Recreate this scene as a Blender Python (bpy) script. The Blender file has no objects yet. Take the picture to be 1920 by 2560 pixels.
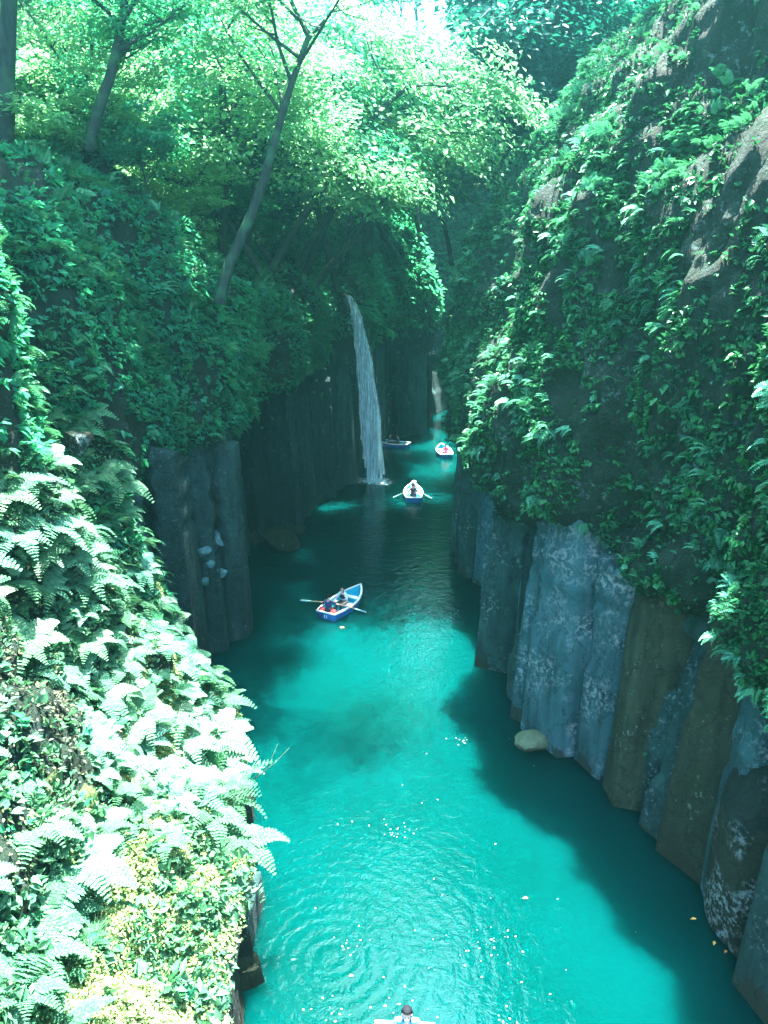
import bpy, math, random
import numpy as np
from mathutils import Vector, Matrix

# ------------------------------------------------------------------ camera, sky, sun, exposure
SC = bpy.context.scene
COL = SC.collection
R = math.radians
CAM_H, PITCH, FPX = 16.0, R(18.0), 769.0
SUN_AZ, SUN_EL = R(14.0), R(75.0)

cd = bpy.data.cameras.new('camera')
cam = bpy.data.objects.new('camera', cd)
COL.objects.link(cam)
cam.location = (0, 0, CAM_H)
cam.rotation_euler = (R(90) - PITCH, 0, 0)
cd.sensor_fit = 'VERTICAL'
cd.sensor_height = 36.0
cd.lens = 36.0 * FPX / 1024.0
cd.clip_end = 2000
SC.camera = cam

w = bpy.data.worlds.new('World')
SC.world = w
w.use_nodes = True
nt = w.node_tree
sky = nt.nodes.new('ShaderNodeTexSky')
sky.sky_type = 'NISHITA'
sky.sun_disc = False
sky.sun_elevation = SUN_EL
sky.sun_rotation = SUN_AZ
nt.links.new(sky.outputs[0], nt.nodes['Background'].inputs[0])
nt.nodes['Background'].inputs[1].default_value = 0.11

sd = bpy.data.lights.new('sun', 'SUN')
sun = bpy.data.objects.new('sun', sd)
COL.objects.link(sun)
sd.energy = 5.0
sd.angle = R(0.5)
sd.color = (1.0, 0.98, 0.93)
SDIR = Vector((math.sin(SUN_AZ) * math.cos(SUN_EL), math.cos(SUN_AZ) * math.cos(SUN_EL), math.sin(SUN_EL)))
sun.rotation_euler = SDIR.to_track_quat('Z', 'Y').to_euler()
sun.location = (30, 40, 90)

SC.view_settings.view_transform = 'Standard'
SC.view_settings.look = 'None'
SC.view_settings.gamma = 1.0
SC.view_settings.exposure = 4.05
SC.render.engine = 'CYCLES'
cy = SC.cycles
cy.use_denoising = True
cy.max_bounces = 8
cy.diffuse_bounces = 4
cy.glossy_bounces = 3
cy.transmission_bounces = 4
cy.transparent_max_bounces = 12
cy.volume_bounces = 0
cy.sample_clamp_indirect = 6.0
cy.caustics_reflective = False
cy.caustics_refractive = False

rng = np.random.default_rng(11)
random.seed(5)

# ------------------------------------------------------------------ helpers
def ray(u, v):
    dx = (u / 2.5 - 384) / FPX
    dy = (512 - v / 2.5) / FPX
    c, s = math.cos(PITCH), math.sin(PITCH)
    return dx, c + dy * s, -s + dy * c

def at_z(u, v, z=0.0):
    d = ray(u, v)
    t = (z - CAM_H) / d[2]
    return Vector((d[0] * t, d[1] * t, z))

def at_y(u, v, y):
    d = ray(u, v)
    t = y / d[1]
    return Vector((d[0] * t, y, CAM_H + d[2] * t))

def hash3(ix, iy, iz):
    h = (ix.astype(np.int64) * 374761393 + iy.astype(np.int64) * 668265263 + iz.astype(np.int64) * 2147483647) & 0xFFFFFFFF
    h = ((h ^ (h >> 13)) * 1274126177) & 0xFFFFFFFF
    h = h ^ (h >> 16)
    return (h & 0xFFFF) / 65535.0

def vnoise(p):
    i = np.floor(p).astype(np.int64)
    f = p - i
    f = f * f * (3 - 2 * f)
    out = 0
    for a in (0, 1):
        for b in (0, 1):
            for c in (0, 1):
                wt = (f[..., 0] if a else 1 - f[..., 0]) * (f[..., 1] if b else 1 - f[..., 1]) * (f[..., 2] if c else 1 - f[..., 2])
                out = out + wt * hash3(i[..., 0] + a, i[..., 1] + b, i[..., 2] + c)
    return out * 2 - 1

def fbm(p, octv=4, gain=0.5):
    s, a = 0, 1.0
    for k in range(octv):
        s = s + a * vnoise(p * (2.03 ** k) + 17.3 * k)
        a *= gain
    return s

def mesh_np(name, V, F, mats, smooth=False, mi=None):
    """V (n,3), F (m,k) with one k, or a list of such arrays"""
    V = np.asarray(V, dtype=np.float32)
    Fs = F if isinstance(F, list) else [F]
    Fs = [np.asarray(f, dtype=np.int32) for f in Fs if len(f)]
    loops = np.concatenate([f.ravel() for f in Fs])
    sizes = np.concatenate([np.full(len(f), f.shape[1], dtype=np.int32) for f in Fs])
    starts = np.concatenate([[0], np.cumsum(sizes)[:-1]]).astype(np.int32)
    me = bpy.data.meshes.new(name)
    me.vertices.add(len(V))
    me.vertices.foreach_set('co', V.ravel())
    me.loops.add(len(loops))
    me.loops.foreach_set('vertex_index', loops)
    me.polygons.add(len(sizes))
    me.polygons.foreach_set('loop_start', starts)
    if smooth:
        me.polygons.foreach_set('use_smooth', np.ones(len(sizes), dtype=bool))
    if mi is not None:
        me.polygons.foreach_set('material_index', np.asarray(mi, dtype=np.int32))
    me.update(calc_edges=True)
    me.validate()
    for m in (mats if isinstance(mats, (list, tuple)) else [mats]):
        me.materials.append(m)
    return me

def link(name, data, parent=None, loc=(0, 0, 0)):
    o = bpy.data.objects.new(name, data)
    COL.objects.link(o)
    o.location = loc
    if parent:
        o.parent = parent
    return o

def tag(o, label=None, cat=None, group=None, kind=None):
    if label:
        o['label'] = label
    if cat:
        o['category'] = cat
    if group:
        o['group'] = group
    if kind:
        o['kind'] = kind
    return o

class MB:
    """collects shapes for ONE mesh"""
    def __init__(s):
        s.v, s.f, s.m = [], [], []

    def add(s, V, F, m=0):
        b = len(s.v)
        s.v += [tuple(x) for x in V]
        s.f += [tuple(i + b for i in f) for f in F]
        s.m += [m] * len(F)

    def tube(s, pts, rad, n=6, m=0, cap=True):
        pts = [Vector(p) for p in pts]
        rad = rad if isinstance(rad, (list, tuple)) else [rad] * len(pts)
        V, F = [], []
        ref = Vector((0.13, 0.21, 0.97))
        for i, p in enumerate(pts):
            d = (pts[min(i + 1, len(pts) - 1)] - pts[max(i - 1, 0)])
            d = d.normalized() if d.length > 1e-9 else Vector((0, 0, 1))
            a = d.cross(ref)
            if a.length < 0.05:
                a = d.cross(Vector((1, 0, 0)))
            a.normalize()
            b = d.cross(a)
            for k in range(n):
                t = 2 * math.pi * k / n
                V.append(p + (a * math.cos(t) + b * math.sin(t)) * rad[i])
        for i in range(len(pts) - 1):
            for k in range(n):
                k2 = (k + 1) % n
                F.append((i * n + k, i * n + k2, (i + 1) * n + k2, (i + 1) * n + k))
        if cap:
            F.append(tuple(range(n - 1, -1, -1)))
            F.append(tuple((len(pts) - 1) * n + k for k in range(n)))
        s.add(V, F, m)

    def box(s, c, h, m=0, rot=None):
        V = [Vector((x * h[0], y * h[1], z * h[2])) for x in (-1, 1) for y in (-1, 1) for z in (-1, 1)]
        if rot:
            V = [rot @ v for v in V]
        V = [v + Vector(c) for v in V]
        s.add(V, [(0, 1, 3, 2), (4, 6, 7, 5), (0, 4, 5, 1), (2, 3, 7, 6), (0, 2, 6, 4), (1, 5, 7, 3)], m)

    def ball(s, c, r, nu=10, nv=7, m=0, fn=None):
        V, F = [], []
        for j in range(nv + 1):
            th = math.pi * j / nv
            for i in range(nu):
                ph = 2 * math.pi * i / nu
                p = Vector((math.sin(th) * math.cos(ph), math.sin(th) * math.sin(ph), math.cos(th)))
                if fn:
                    p = fn(p)
                V.append(Vector((p.x * r[0], p.y * r[1], p.z * r[2])) + Vector(c))
        for j in range(nv):
            for i in range(nu):
                i2 = (i + 1) % nu
                F.append((j * nu + i, (j + 1) * nu + i, (j + 1) * nu + i2, j * nu + i2))
        s.add(V, F, m)

    def mesh(s, name, mats, smooth=True):
        me = bpy.data.meshes.new(name)
        me.from_pydata([tuple(v) for v in s.v], [], s.f)
        for m in (mats if isinstance(mats, (list, tuple)) else [mats]):
            me.materials.append(m)
        me.polygons.foreach_set('material_index', s.m)
        me.polygons.foreach_set('use_smooth', [smooth] * len(s.f))
        me.update()
        return me

    def build(s, name, mats, parent=None, smooth=True):
        return link(name, s.mesh(name, mats, smooth), parent)

# ------------------------------------------------------------------ materials
class NT:
    def __init__(s, name):
        s.mat = bpy.data.materials.new(name)
        s.mat.use_nodes = True
        s.t = s.mat.node_tree
        s.t.nodes.clear()
        s.out = s.n('ShaderNodeOutputMaterial')

    def n(s, typ, **kw):
        nd = s.t.nodes.new(typ)
        for k, v in kw.items():
            setattr(nd, k, v)
        return nd

    def set(s, sock, val):
        if hasattr(val, 'is_output'):
            s.t.links.new(val, sock)
        elif isinstance(val, (tuple, list)) and len(val) == 3 and sock.type == 'RGBA':
            sock.default_value = (*val, 1)
        else:
            sock.default_value = val

    def noise(s, scale, detail=4, rough=0.55, vec=None, out='Fac', dist=0.0):
        nd = s.n('ShaderNodeTexNoise')
        nd.inputs['Scale'].default_value = scale
        nd.inputs['Detail'].default_value = detail
        nd.inputs['Roughness'].default_value = rough
        nd.inputs['Distortion'].default_value = dist
        if vec is not None:
            s.set(nd.inputs['Vector'], vec)
        return nd.outputs[out]

    def ramp(s, fac, a, b, ca=(0, 0, 0), cb=(1, 1, 1)):
        nd = s.n('ShaderNodeValToRGB')
        e = nd.color_ramp.elements
        e[0].position, e[1].position = a, b
        e[0].color, e[1].color = (*ca, 1), (*cb, 1)
        s.set(nd.inputs[0], fac)
        return nd.outputs[0]

    def mix(s, fac, a, b, blend='MIX'):
        nd = s.n('ShaderNodeMix', data_type='RGBA', blend_type=blend)
        s.set(nd.inputs[0], fac)
        s.set(nd.inputs[6], a)
        s.set(nd.inputs[7], b)
        return nd.outputs[2]

    def math(s, op, a, b=0.0, c=None):
        nd = s.n('ShaderNodeMath', operation=op)
        s.set(nd.inputs[0], a)
        s.set(nd.inputs[1], b)
        if c is not None:
            s.set(nd.inputs[2], c)
        return nd.outputs[0]

    def mapping(s, scale=(1, 1, 1), coord='Object'):
        tc = s.n('ShaderNodeTexCoord')
        mp = s.n('ShaderNodeMapping')
        mp.inputs['Scale'].default_value = scale
        s.t.links.new(tc.outputs[coord], mp.inputs[0])
        return mp.outputs[0]

    def bump(s, h, strength=0.5, dist=0.1, nrm=None):
        nd = s.n('ShaderNodeBump')
        nd.inputs['Strength'].default_value = strength
        nd.inputs['Distance'].default_value = dist
        s.set(nd.inputs['Height'], h)
        if nrm is not None:
            s.set(nd.inputs['Normal'], nrm)
        return nd.outputs[0]

    def pbsdf(s, color, rough=0.6, normal=None, spec=0.5, **kw):
        nd = s.n('ShaderNodeBsdfPrincipled')
        s.set(nd.inputs['Base Color'], color)
        s.set(nd.inputs['Roughness'], rough)
        nd.inputs['Specular IOR Level'].default_value = spec
        if normal is not None:
            s.set(nd.inputs['Normal'], normal)
        for k, v in kw.items():
            s.set(nd.inputs[k], v)
        return nd

    def done(s, shader):
        s.t.links.new(shader, s.out.inputs[0])
        return s.mat

def leaf_mat(name, dark, light, trans, tw=0.45, rough=0.45):
    k = NT(name)
    geo = k.n('ShaderNodeNewGeometry')
    oi = k.n('ShaderNodeObjectInfo')
    big = k.noise(0.35, 2, 0.5, geo.outputs['Position'])
    f = k.math('MULTIPLY_ADD', geo.outputs['Random Per Island'], 0.65, k.math('MULTIPLY_ADD', big, 0.7, -0.17))
    col = k.mix(f, dark, light)
    hs = k.n('ShaderNodeHueSaturation')
    k.set(hs.inputs['Hue'], k.math('MULTIPLY_ADD', oi.outputs['Random'], 0.04, k.math('MULTIPLY_ADD', k.noise(.9, 3, .6, geo.outputs['Position']), -.11, .535)))
    k.set(hs.inputs['Value'], k.math('MULTIPLY_ADD', oi.outputs['Random'], 0.5, 0.75))
    k.set(hs.inputs['Color'], col)
    col = hs.outputs[0]
    p = k.pbsdf(col, rough, spec=0.15)
    tr = k.n('ShaderNodeBsdfTranslucent')
    k.set(tr.inputs[0], k.mix(f, tuple(c * 0.7 for c in trans), trans))
    mx = k.n('ShaderNodeMixShader')
    mx.inputs[0].default_value = tw
    k.t.links.new(p.outputs[0], mx.inputs[1])
    k.t.links.new(tr.outputs[0], mx.inputs[2])
    return k.done(mx.outputs[0])

M = {}
M['leaf'] = leaf_mat('tree_leaf', (.008, .095, .045), (.05, .29, .135), (.06, .42, .17), .58)
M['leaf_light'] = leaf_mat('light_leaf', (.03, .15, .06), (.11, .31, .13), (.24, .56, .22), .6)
M['leaf_dark'] = leaf_mat('dark_leaf', (.003, .05, .035), (.010, .12, .075), (.01, .15, .08), 0.35)  # leaf green darkened to hold the shade of the upstream trees
M['leaf_pale'] = leaf_mat('pale_leaf', (.06, .17, .10), (.2, .33, .23), (.22, .42, .24))  # leaf green paled to hold the glare of overexposed sunlit clusters
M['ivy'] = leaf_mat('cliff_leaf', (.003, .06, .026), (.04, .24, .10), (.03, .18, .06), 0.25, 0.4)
M['fern'] = leaf_mat('fern_leaf', (.03, .13, .065), (.11, .27, .15), (.08, .25, .10), 0.3, 0.4)
M['cliff_fern'] = leaf_mat('cliff_fern_leaf', (.03, .18, .08), (.10, .33, .165), (.06, .26, .1), 0.3, 0.4)
M['moss'] = leaf_mat('moss_leaf', (.12, .20, .06), (.34, .38, .14), (.15, .25, .06), 0.2)

def rock_mat(name, base_a, base_b, lichen, lich_amt, mossc, moss_amt):
    k = NT(name)
    v = k.mapping()
    vs = k.mapping((1, 1, 0.16))
    n1 = k.noise(0.45, 6, 0.65, v)
    n2 = k.noise(2.2, 5, 0.65, vs)
    col = k.mix(k.ramp(n1, .35, .65), base_a, base_b)
    col = k.mix(k.ramp(n2, .42, .7, (0, 0, 0), (.8, .8, .8)), col, tuple(c * .42 for c in base_a))
    cl = k.n('ShaderNodeAttribute', attribute_name='column')
    col = k.mix(1.0, col, k.ramp(cl.outputs['Fac'], .1, .95, (.35, .36, .26), (2.3, 2.6, 2.7)), 'MULTIPLY')
    # moss and soil where the 'veg' attribute is high
    at = k.n('ShaderNodeAttribute', attribute_name='veg')
    n3 = k.noise(1.3, 5, 0.6, v)
    mf = k.ramp(k.math('ADD', k.math('MULTIPLY', at.outputs['Fac'], .42), k.math('MULTIPLY_ADD', n3, 1.0, moss_amt + .05)), .5, .75)
    col = k.mix(mf, col, mossc)
    sx = k.n('ShaderNodeSeparateXYZ')
    k.t.links.new(v, sx.inputs[0])
    n5 = k.noise(.9, 4, .6, v)
    wl = k.ramp(k.math('ADD', k.math('MULTIPLY', sx.outputs['Z'], .28), k.math('MULTIPLY_ADD', n5, 1.3, k.math('MULTIPLY', cl.outputs['Fac'], .55))), .95, 1.35, (1, 1, 1), (0, 0, 0))
    col = k.mix(k.math('MULTIPLY', wl, .8), col, (.045, .062, .032))
    nl = k.noise(5.0, 5, 0.75, v)
    nl2 = k.noise(0.7, 2, 0.5, v)
    lf = k.math('MULTIPLY', k.ramp(nl, .555 - lich_amt, .62 - lich_amt), k.ramp(nl2, .47, .60))
    lf = k.math('MULTIPLY', lf, k.math('SUBTRACT', 1.0, k.math('MULTIPLY', at.outputs['Fac'], .6)))
    col = k.mix(lf, col, lichen)
    vo = k.n('ShaderNodeTexVoronoi', feature='DISTANCE_TO_EDGE')
    vo.inputs['Scale'].default_value = .9
    wv = k.n('ShaderNodeVectorMath', operation='ADD')
    k.t.links.new(k.mapping((1, 1, .3)), wv.inputs[0])
    nv = k.noise(1.6, 4, .6, v, 'Color')
    k.t.links.new(nv, wv.inputs[1])
    k.t.links.new(wv.outputs[0], vo.inputs['Vector'])
    ck = k.ramp(vo.outputs['Distance'], .0, .03, (.5, .5, .5), (1, 1, 1))  # shade of the cracks painted as dark lines in the rock colour
    col = k.mix(1.0, col, ck, 'MULTIPLY')
    nb = k.noise(3.5, 8, 0.7, v)
    nb2 = k.noise(14, 4, 0.7, v)
    b = k.bump(nb, 1.0, .35)
    b = k.bump(nb2, .5, .06, b)
    return k.done(k.pbsdf(col, .8, b, .3).outputs[0])

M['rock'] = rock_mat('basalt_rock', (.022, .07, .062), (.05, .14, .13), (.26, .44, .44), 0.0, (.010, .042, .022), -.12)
M['rock_lichen'] = rock_mat('lichen_rock', (.035, .12, .125), (.08, .18, .20), (.42, .56, .58), 0.06, (.04, .08, .035), -.3)
M['bank_soil'] = rock_mat('mossy_soil', (.10, .17, .06), (.17, .24, .09), (.3, .34, .16), .02, (.12, .2, .06), .1)
M['rock_dark'] = rock_mat('shaded_rock', (.011, .036, .035), (.026, .065, .062), (.14, .24, .23), -.03, (.012, .035, .018), -.22)  # basalt darkened so that the alcove's shade sits in its colour

def bark_mat():
    k = NT('bark')
    v = k.mapping((1, 1, .25))
    n1 = k.noise(6, 5, .6, v)
    col = k.mix(k.ramp(n1, .3, .7), (.008, .016, .014), (.03, .045, .038))
    n2 = k.noise(1.1, 3, .5, k.mapping())
    col = k.mix(k.ramp(n2, .5, .65), col, (.03, .09, .045))
    return k.done(k.pbsdf(col, .85, k.bump(n1, .8, .05), .2).outputs[0])
M['bark'] = bark_mat()

RIP = at_z(830, 2400)
def water_mat():
    k = NT('river_water')
    geo = k.n('ShaderNodeNewGeometry')
    pos = geo.outputs['Position']
    n1 = k.noise(2.2, 3, .6, pos, dist=.6)
    n2 = k.noise(7.0, 2, .5, pos, dist=.4)
    n3 = k.noise(0.35, 2, .5, pos)
    # rings spreading from a disturbance near the left bank
    sub = k.n('ShaderNodeVectorMath', operation='SUBTRACT')
    k.t.links.new(pos, sub.inputs[0])
    sub.inputs[1].default_value = RIP
    ln = k.n('ShaderNodeVectorMath', operation='LENGTH')
    k.t.links.new(sub.outputs[0], ln.inputs[0])
    dd = k.math('ADD', ln.outputs['Value'], k.math('MULTIPLY', n1, .4))
    ring = k.math('SINE', k.math('MULTIPLY', dd, 17.0))
    fall = k.math('POWER', 2.718, k.math('MULTIPLY', ln.outputs['Value'], -0.42))
    ring = k.math('MULTIPLY', ring, fall)
    h = k.math('ADD', k.math('MULTIPLY', n1, .9), k.math('MULTIPLY', n2, .28))
    h = k.math('MULTIPLY', h, k.math('MULTIPLY_ADD', n3, 1.4, .25))
    h = k.math('ADD', h, k.math('MULTIPLY', k.math('MULTIPLY', ring, .16), k.math('MULTIPLY_ADD', n3, 2.0, .2)))
    b = k.bump(h, .34, .10)
    n4 = k.noise(.22, 3, .5, pos)
    col = k.mix(k.ramp(n4, .35, .65), (.0, .026, .0225), (.0, .032, .030))
    p = k.pbsdf(col, .03, b, .5)
    p.inputs['IOR'].default_value = 1.33
    p.inputs['Subsurface Weight'].default_value = 1.0
    p.inputs['Subsurface Radius'].default_value = (.25, 1.0, .95)
    p.inputs['Subsurface Scale'].default_value = 9.0
    return k.done(p.outputs[0])
M['water'] = water_mat()

def flat_mat(name, col, rough=.5, spec=.5, var=.12, scale=9.0):
    k = NT(name)
    n = k.noise(scale, 4, .6, k.mapping())
    c = k.mix(n, tuple(x * (1 - var) for x in col), tuple(min(1, x * (1 + var)) for x in col))
    return k.done(k.pbsdf(c, rough, k.bump(n, .15, .01), spec).outputs[0])

M['hull_blue'] = flat_mat('blue_hull_paint', (.02, .14, .42), .35)
M['boat_white'] = flat_mat('white_boat_paint', (.78, .78, .76), .4)
M['boat_cyan'] = flat_mat('cyan_boat_paint', (.02, .42, .55), .4)
M['oar_wood'] = flat_mat('varnished_oar', (.55, .38, .22), .4)
M['oar_blade'] = flat_mat('pale_blue_blade', (.35, .6, .65), .4)
M['skin'] = flat_mat('skin', (.55, .34, .27), .5, .3, .06)
M['hair'] = flat_mat('black_hair', (.008, .009, .012), .75, .08)
M['navy'] = flat_mat('navy_cloth', (.012, .03, .10), .8)
M['black'] = flat_mat('black_cloth', (.015, .018, .022), .8)
M['pale_cloth'] = flat_mat('pale_cloth', (.5, .62, .64), .8)
M['blue_cloth'] = flat_mat('blue_cloth', (.05, .18, .5), .8)
M['red'] = flat_mat('red_vest', (.62, .03, .03), .6)
M['pink'] = flat_mat('pink_vest', (.75, .05, .12), .6)
M['hat_white'] = flat_mat('white_hat', (.7, .72, .72), .7)
M['lips'] = flat_mat('lips', (.4, .1, .1), .5)
M['litter'] = leaf_mat('dry_leaf', (.03, .04, .025), (.08, .09, .055), (.05, .05, .03), .1)  # dry leaves, their colour darkened for the shade on the soil
M['orange_leaf'] = leaf_mat('orange_leaf', (.5, .22, .05), (.65, .33, .1), (.2, .1, .02), .2)
M['fleck'] = flat_mat('pale_fleck', (.3, .33, .3), .6)

def fall_mat(name, dens, scale):
    k = NT(name)
    v = k.mapping((1, 1, .05))
    n = k.noise(scale, 5, .7, v)
    f = k.ramp(n, .5 - dens, .72 - dens)
    d = k.n('ShaderNodeBsdfDiffuse')
    d.inputs[0].default_value = (.72, .93, .98, 1)
    tl = k.n('ShaderNodeBsdfTranslucent')
    tl.inputs[0].default_value = (.72, .93, .98, 1)
    m0 = k.n('ShaderNodeMixShader')
    k.t.links.new(d.outputs[0], m0.inputs[1])
    k.t.links.new(tl.outputs[0], m0.inputs[2])
    tr = k.n('ShaderNodeBsdfTransparent')
    m1 = k.n('ShaderNodeMixShader')
    k.set(m1.inputs[0], f)
    k.t.links.new(tr.outputs[0], m1.inputs[1])
    k.t.links.new(m0.outputs[0], m1.inputs[2])
    return k.done(m1.outputs[0])
M['fall'] = fall_mat('falling_water', .13, 8.0)
M['spray'] = fall_mat('water_spray', .0, 9.0)

def foam_mat():
    k = NT('foam')
    n = k.noise(2.5, 6, .75, k.mapping())
    tc = k.n('ShaderNodeTexCoord')
    ln = k.n('ShaderNodeVectorMath', operation='LENGTH')
    k.t.links.new(tc.outputs['Object'], ln.inputs[0])
    f = k.math('SUBTRACT', k.math('ADD', n, .25), k.math('MULTIPLY', ln.outputs['Value'], .33))
    d = k.n('ShaderNodeBsdfDiffuse')
    d.inputs[0].default_value = (.55, .8, .85, 1)
    tr = k.n('ShaderNodeBsdfTransparent')
    mx = k.n('ShaderNodeMixShader')
    k.set(mx.inputs[0], k.ramp(f, .3, .7))
    k.t.links.new(tr.outputs[0], mx.inputs[1])
    k.t.links.new(d.outputs[0], mx.inputs[2])
    return k.done(mx.outputs[0])
M['foam'] = foam_mat()

# ------------------------------------------------------------------ cliffs as lofted sheets
SEG_ROWS = [4, 16, 14, 8, 22, 26, 22, 20, 16, 14]      # rows between the 11 profile points

def gsmooth(a, sig):
    r = int(sig * 3)
    if r < 1:
        return a
    kx = np.exp(-0.5 * (np.arange(-r, r + 1) / sig) ** 2)
    kx /= kx.sum()
    ap = np.pad(a, ((r, r),) + ((0, 0),) * (a.ndim - 1), mode='edge')
    out = np.zeros_like(a)
    for i, q in enumerate(kx):
        out += q * ap[i:i + len(a)]
    return out

def dirt(C):
    return np.exp(-((C[..., 0] + 7.2) / 1.3) ** 2 - ((C[..., 1] - 14.2) / 1.6) ** 2)

def loft(name, stations, fixed_dir, mat, ds, seed, col_amp=.5, noise_amp=.45, soil=False):
    """stations: (x, y, [(offset, z) x 11]); out: dict with fine grid"""
    base = np.array([(s[0], s[1]) for s in stations], float)
    prof = np.array([s[2] for s in stations], float)
    L = np.concatenate([[0], np.cumsum(np.linalg.norm(np.diff(base, axis=0), axis=1))])
    n = int(L[-1] / ds)
    s = np.linspace(0, L[-1], n)
    b = np.stack([np.interp(s, L, base[:, i]) for i in (0, 1)], 1)
    pr = np.stack([[np.interp(s, L, prof[:, k, c]) for c in (0, 1)] for k in range(prof.shape[1])], 0).transpose(2, 0, 1)
    b = gsmooth(b, .45 / ds)
    pr = gsmooth(pr, .9 / ds)
    bs = gsmooth(b, 2.0 / ds)
    t = np.gradient(bs, axis=0)
    t /= np.linalg.norm(t, axis=1, keepdims=True)
    nrm = np.stack([t[:, 1], -t[:, 0]], 1)
    if (nrm @ np.array(fixed_dir[:2])).sum() < 0:
        nrm = -nrm
    # rows
    wk = np.concatenate([np.linspace(k, k + 1, r, endpoint=False) for k, r in enumerate(SEG_ROWS)] + [[len(SEG_ROWS)]])
    k0 = np.minimum(wk.astype(int), len(SEG_ROWS) - 1)
    f = (wk - k0)[None, :, None]
    P2 = pr[:, k0] * (1 - f) + pr[:, k0 + 1] * f               # n, rows, (off, z)
    off, z = P2[..., 0], P2[..., 1]
    fx = np.array(fixed_dir[:2], float)
    fx /= np.linalg.norm(fx)
    bl = np.clip((off - 1) / 9, 0, 1)[..., None]
    d = nrm[:, None, :] * (1 - bl) + fx[None, None, :] * bl
    d /= np.linalg.norm(d, axis=2, keepdims=True) + 1e-9
    P = np.zeros((n, len(wk), 3))
    P[..., :2] = b[:, None, :] + d * off[..., None]
    P[..., 2] = z
    # columns of basalt in the lower rows
    r2 = np.random.default_rng(seed)
    cb, x = [0.0], 0.0
    while x < L[-1] + 3:
        x += r2.uniform(.8, 2.7)
        cb.append(x)
    cb = np.array(cb)
    lean = .06
    sw = s[:, None] + lean * z * 1.0 + .18 * vnoise(np.stack([s[:, None] * .5 + 0 * z, z * .5, 0 * z + seed], -1))
    ci = np.clip(np.searchsorted(cb, sw) - 1, 0, len(cb) - 2)
    tilt = r2.uniform(.2, .75, len(cb)) * np.where(r2.random(len(cb)) < .5, -1, 1)
    dep = r2.uniform(.25, 1.0, len(cb)) * col_amp
    stp = r2.uniform(-.62, .62, len(cb)) * col_amp
    ctint = r2.random(len(cb))
    tt = (sw - cb[ci]) / (cb[ci + 1] - cb[ci])
    cwid = (cb[ci + 1] - cb[ci])
    coldisp = tilt[ci] * (tt - .5) * np.minimum(cwid, 1.8) * .75 * col_amp + stp[ci]
    # broken blocks within a column
    brk = r2.uniform(1.2, 2.6, (len(cb), 2))
    for q in (0, 1):
        coldisp = coldisp - np.where(wk[None, :] > brk[ci, q], .13 + .12 * q, 0) * (stp[ci] > -.1 * col_amp)
    db = np.minimum(tt, 1 - tt) * (cb[ci + 1] - cb[ci])
    coldisp = coldisp - .55 * np.exp(-(db / .10) ** 2)
    topk = r2.uniform(2.25, 3.1, len(cb))[ci]                 # where each column ends (profile units)
    cm = np.clip((topk - wk[None, :]) / .08, 0, 1)
    fade = np.clip((wk[None, :] - .3) / .4, .4, 1)
    # rough upper part
    q = P * np.array([1, 1, .8])
    nz = fbm(q * .35 + seed, 4, .5) * noise_amp + fbm(q * np.array([1.5, 1.5, 1.0]) + seed * 2, 4, .6) * .24
    nz += np.abs(fbm(q * np.array([.8, .8, .5]) + 5, 3)) * .3 - .1
    um = np.clip((wk[None, :] - 2.6) / .5, 0, 1)
    low = fbm(q * 1.1 + seed, 3) * .04
    disp = coldisp * cm * fade + nz * um + low * (1 - um)
    hill = np.clip((wk[None, :] - 7.5) / 1.5, 0, 1)
    disp = disp * (1 - .5 * hill)
    # displace toward the river (minus outward), partly upward on flat rows
    gz = np.gradient(P[..., 2], axis=1)
    go = np.gradient(off, axis=1)
    sl = np.sqrt(gz ** 2 + go ** 2) + 1e-6
    P[..., :2] -= d * (disp * gz / sl)[..., None]
    P[..., 2] += disp * go / sl
    veg = np.clip((wk[None, :] - 2.9) / .5 + .5 * fbm(P * .6 + 3, 3), 0, 1)
    # mesh
    R_, C_ = P.shape[1], P.shape[0]
    idx = np.arange(C_ * R_).reshape(C_, R_)
    Fq = np.stack([idx[:-1, :-1], idx[1:, :-1], idx[1:, 1:], idx[:-1, 1:]], -1).reshape(-1, 4)
    e1 = P[1:, :-1] - P[:-1, :-1]
    e2 = P[:-1, 1:] - P[:-1, :-1]
    N = np.cross(e1, e2)
    # orient to river side / up
    ref = np.concatenate([-d[:-1, :-1], np.full(d[:-1, :-1, :1].shape, .8)], -1)
    if (N * ref).sum() < 0:
        N = -N
        Fq = Fq[:, ::-1]
    A = np.linalg.norm(N, axis=2)
    N = N / (A[..., None] + 1e-9)
    mats, mi = mat, None
    if soil:
        cx = (P[:-1, :-1] + P[1:, 1:]) / 2
        wc = np.broadcast_to(wk[None, :-1], cx.shape[:2])
        sel = (wc > 3.0) & (wc < 5.2 + .5 * fbm(cx * .7, 3)) & (cx[..., 1] < 19 + 3 * fbm(cx * .4, 2)) & (dirt(cx) < .5)
        mats, mi = [mat, M['bank_soil']], sel.reshape(-1).astype(np.int32)
    me = mesh_np(name, P.reshape(-1, 3), Fq, mats, smooth=False, mi=mi)
    at = me.attributes.new('veg', 'FLOAT', 'POINT')
    at.data.foreach_set('value', veg.ravel().astype(np.float32))
    at = me.attributes.new('column', 'FLOAT', 'POINT')
    at.data.foreach_set('value', (ctint[ci] * cm + .45 * (1 - cm)).ravel().astype(np.float32))
    o = link(name, me)
    tag(o, kind='structure')
    return dict(P=P, N=N, A=A, wk=wk, s=s, n=n)

def pr(*a):
    return list(a)

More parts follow.
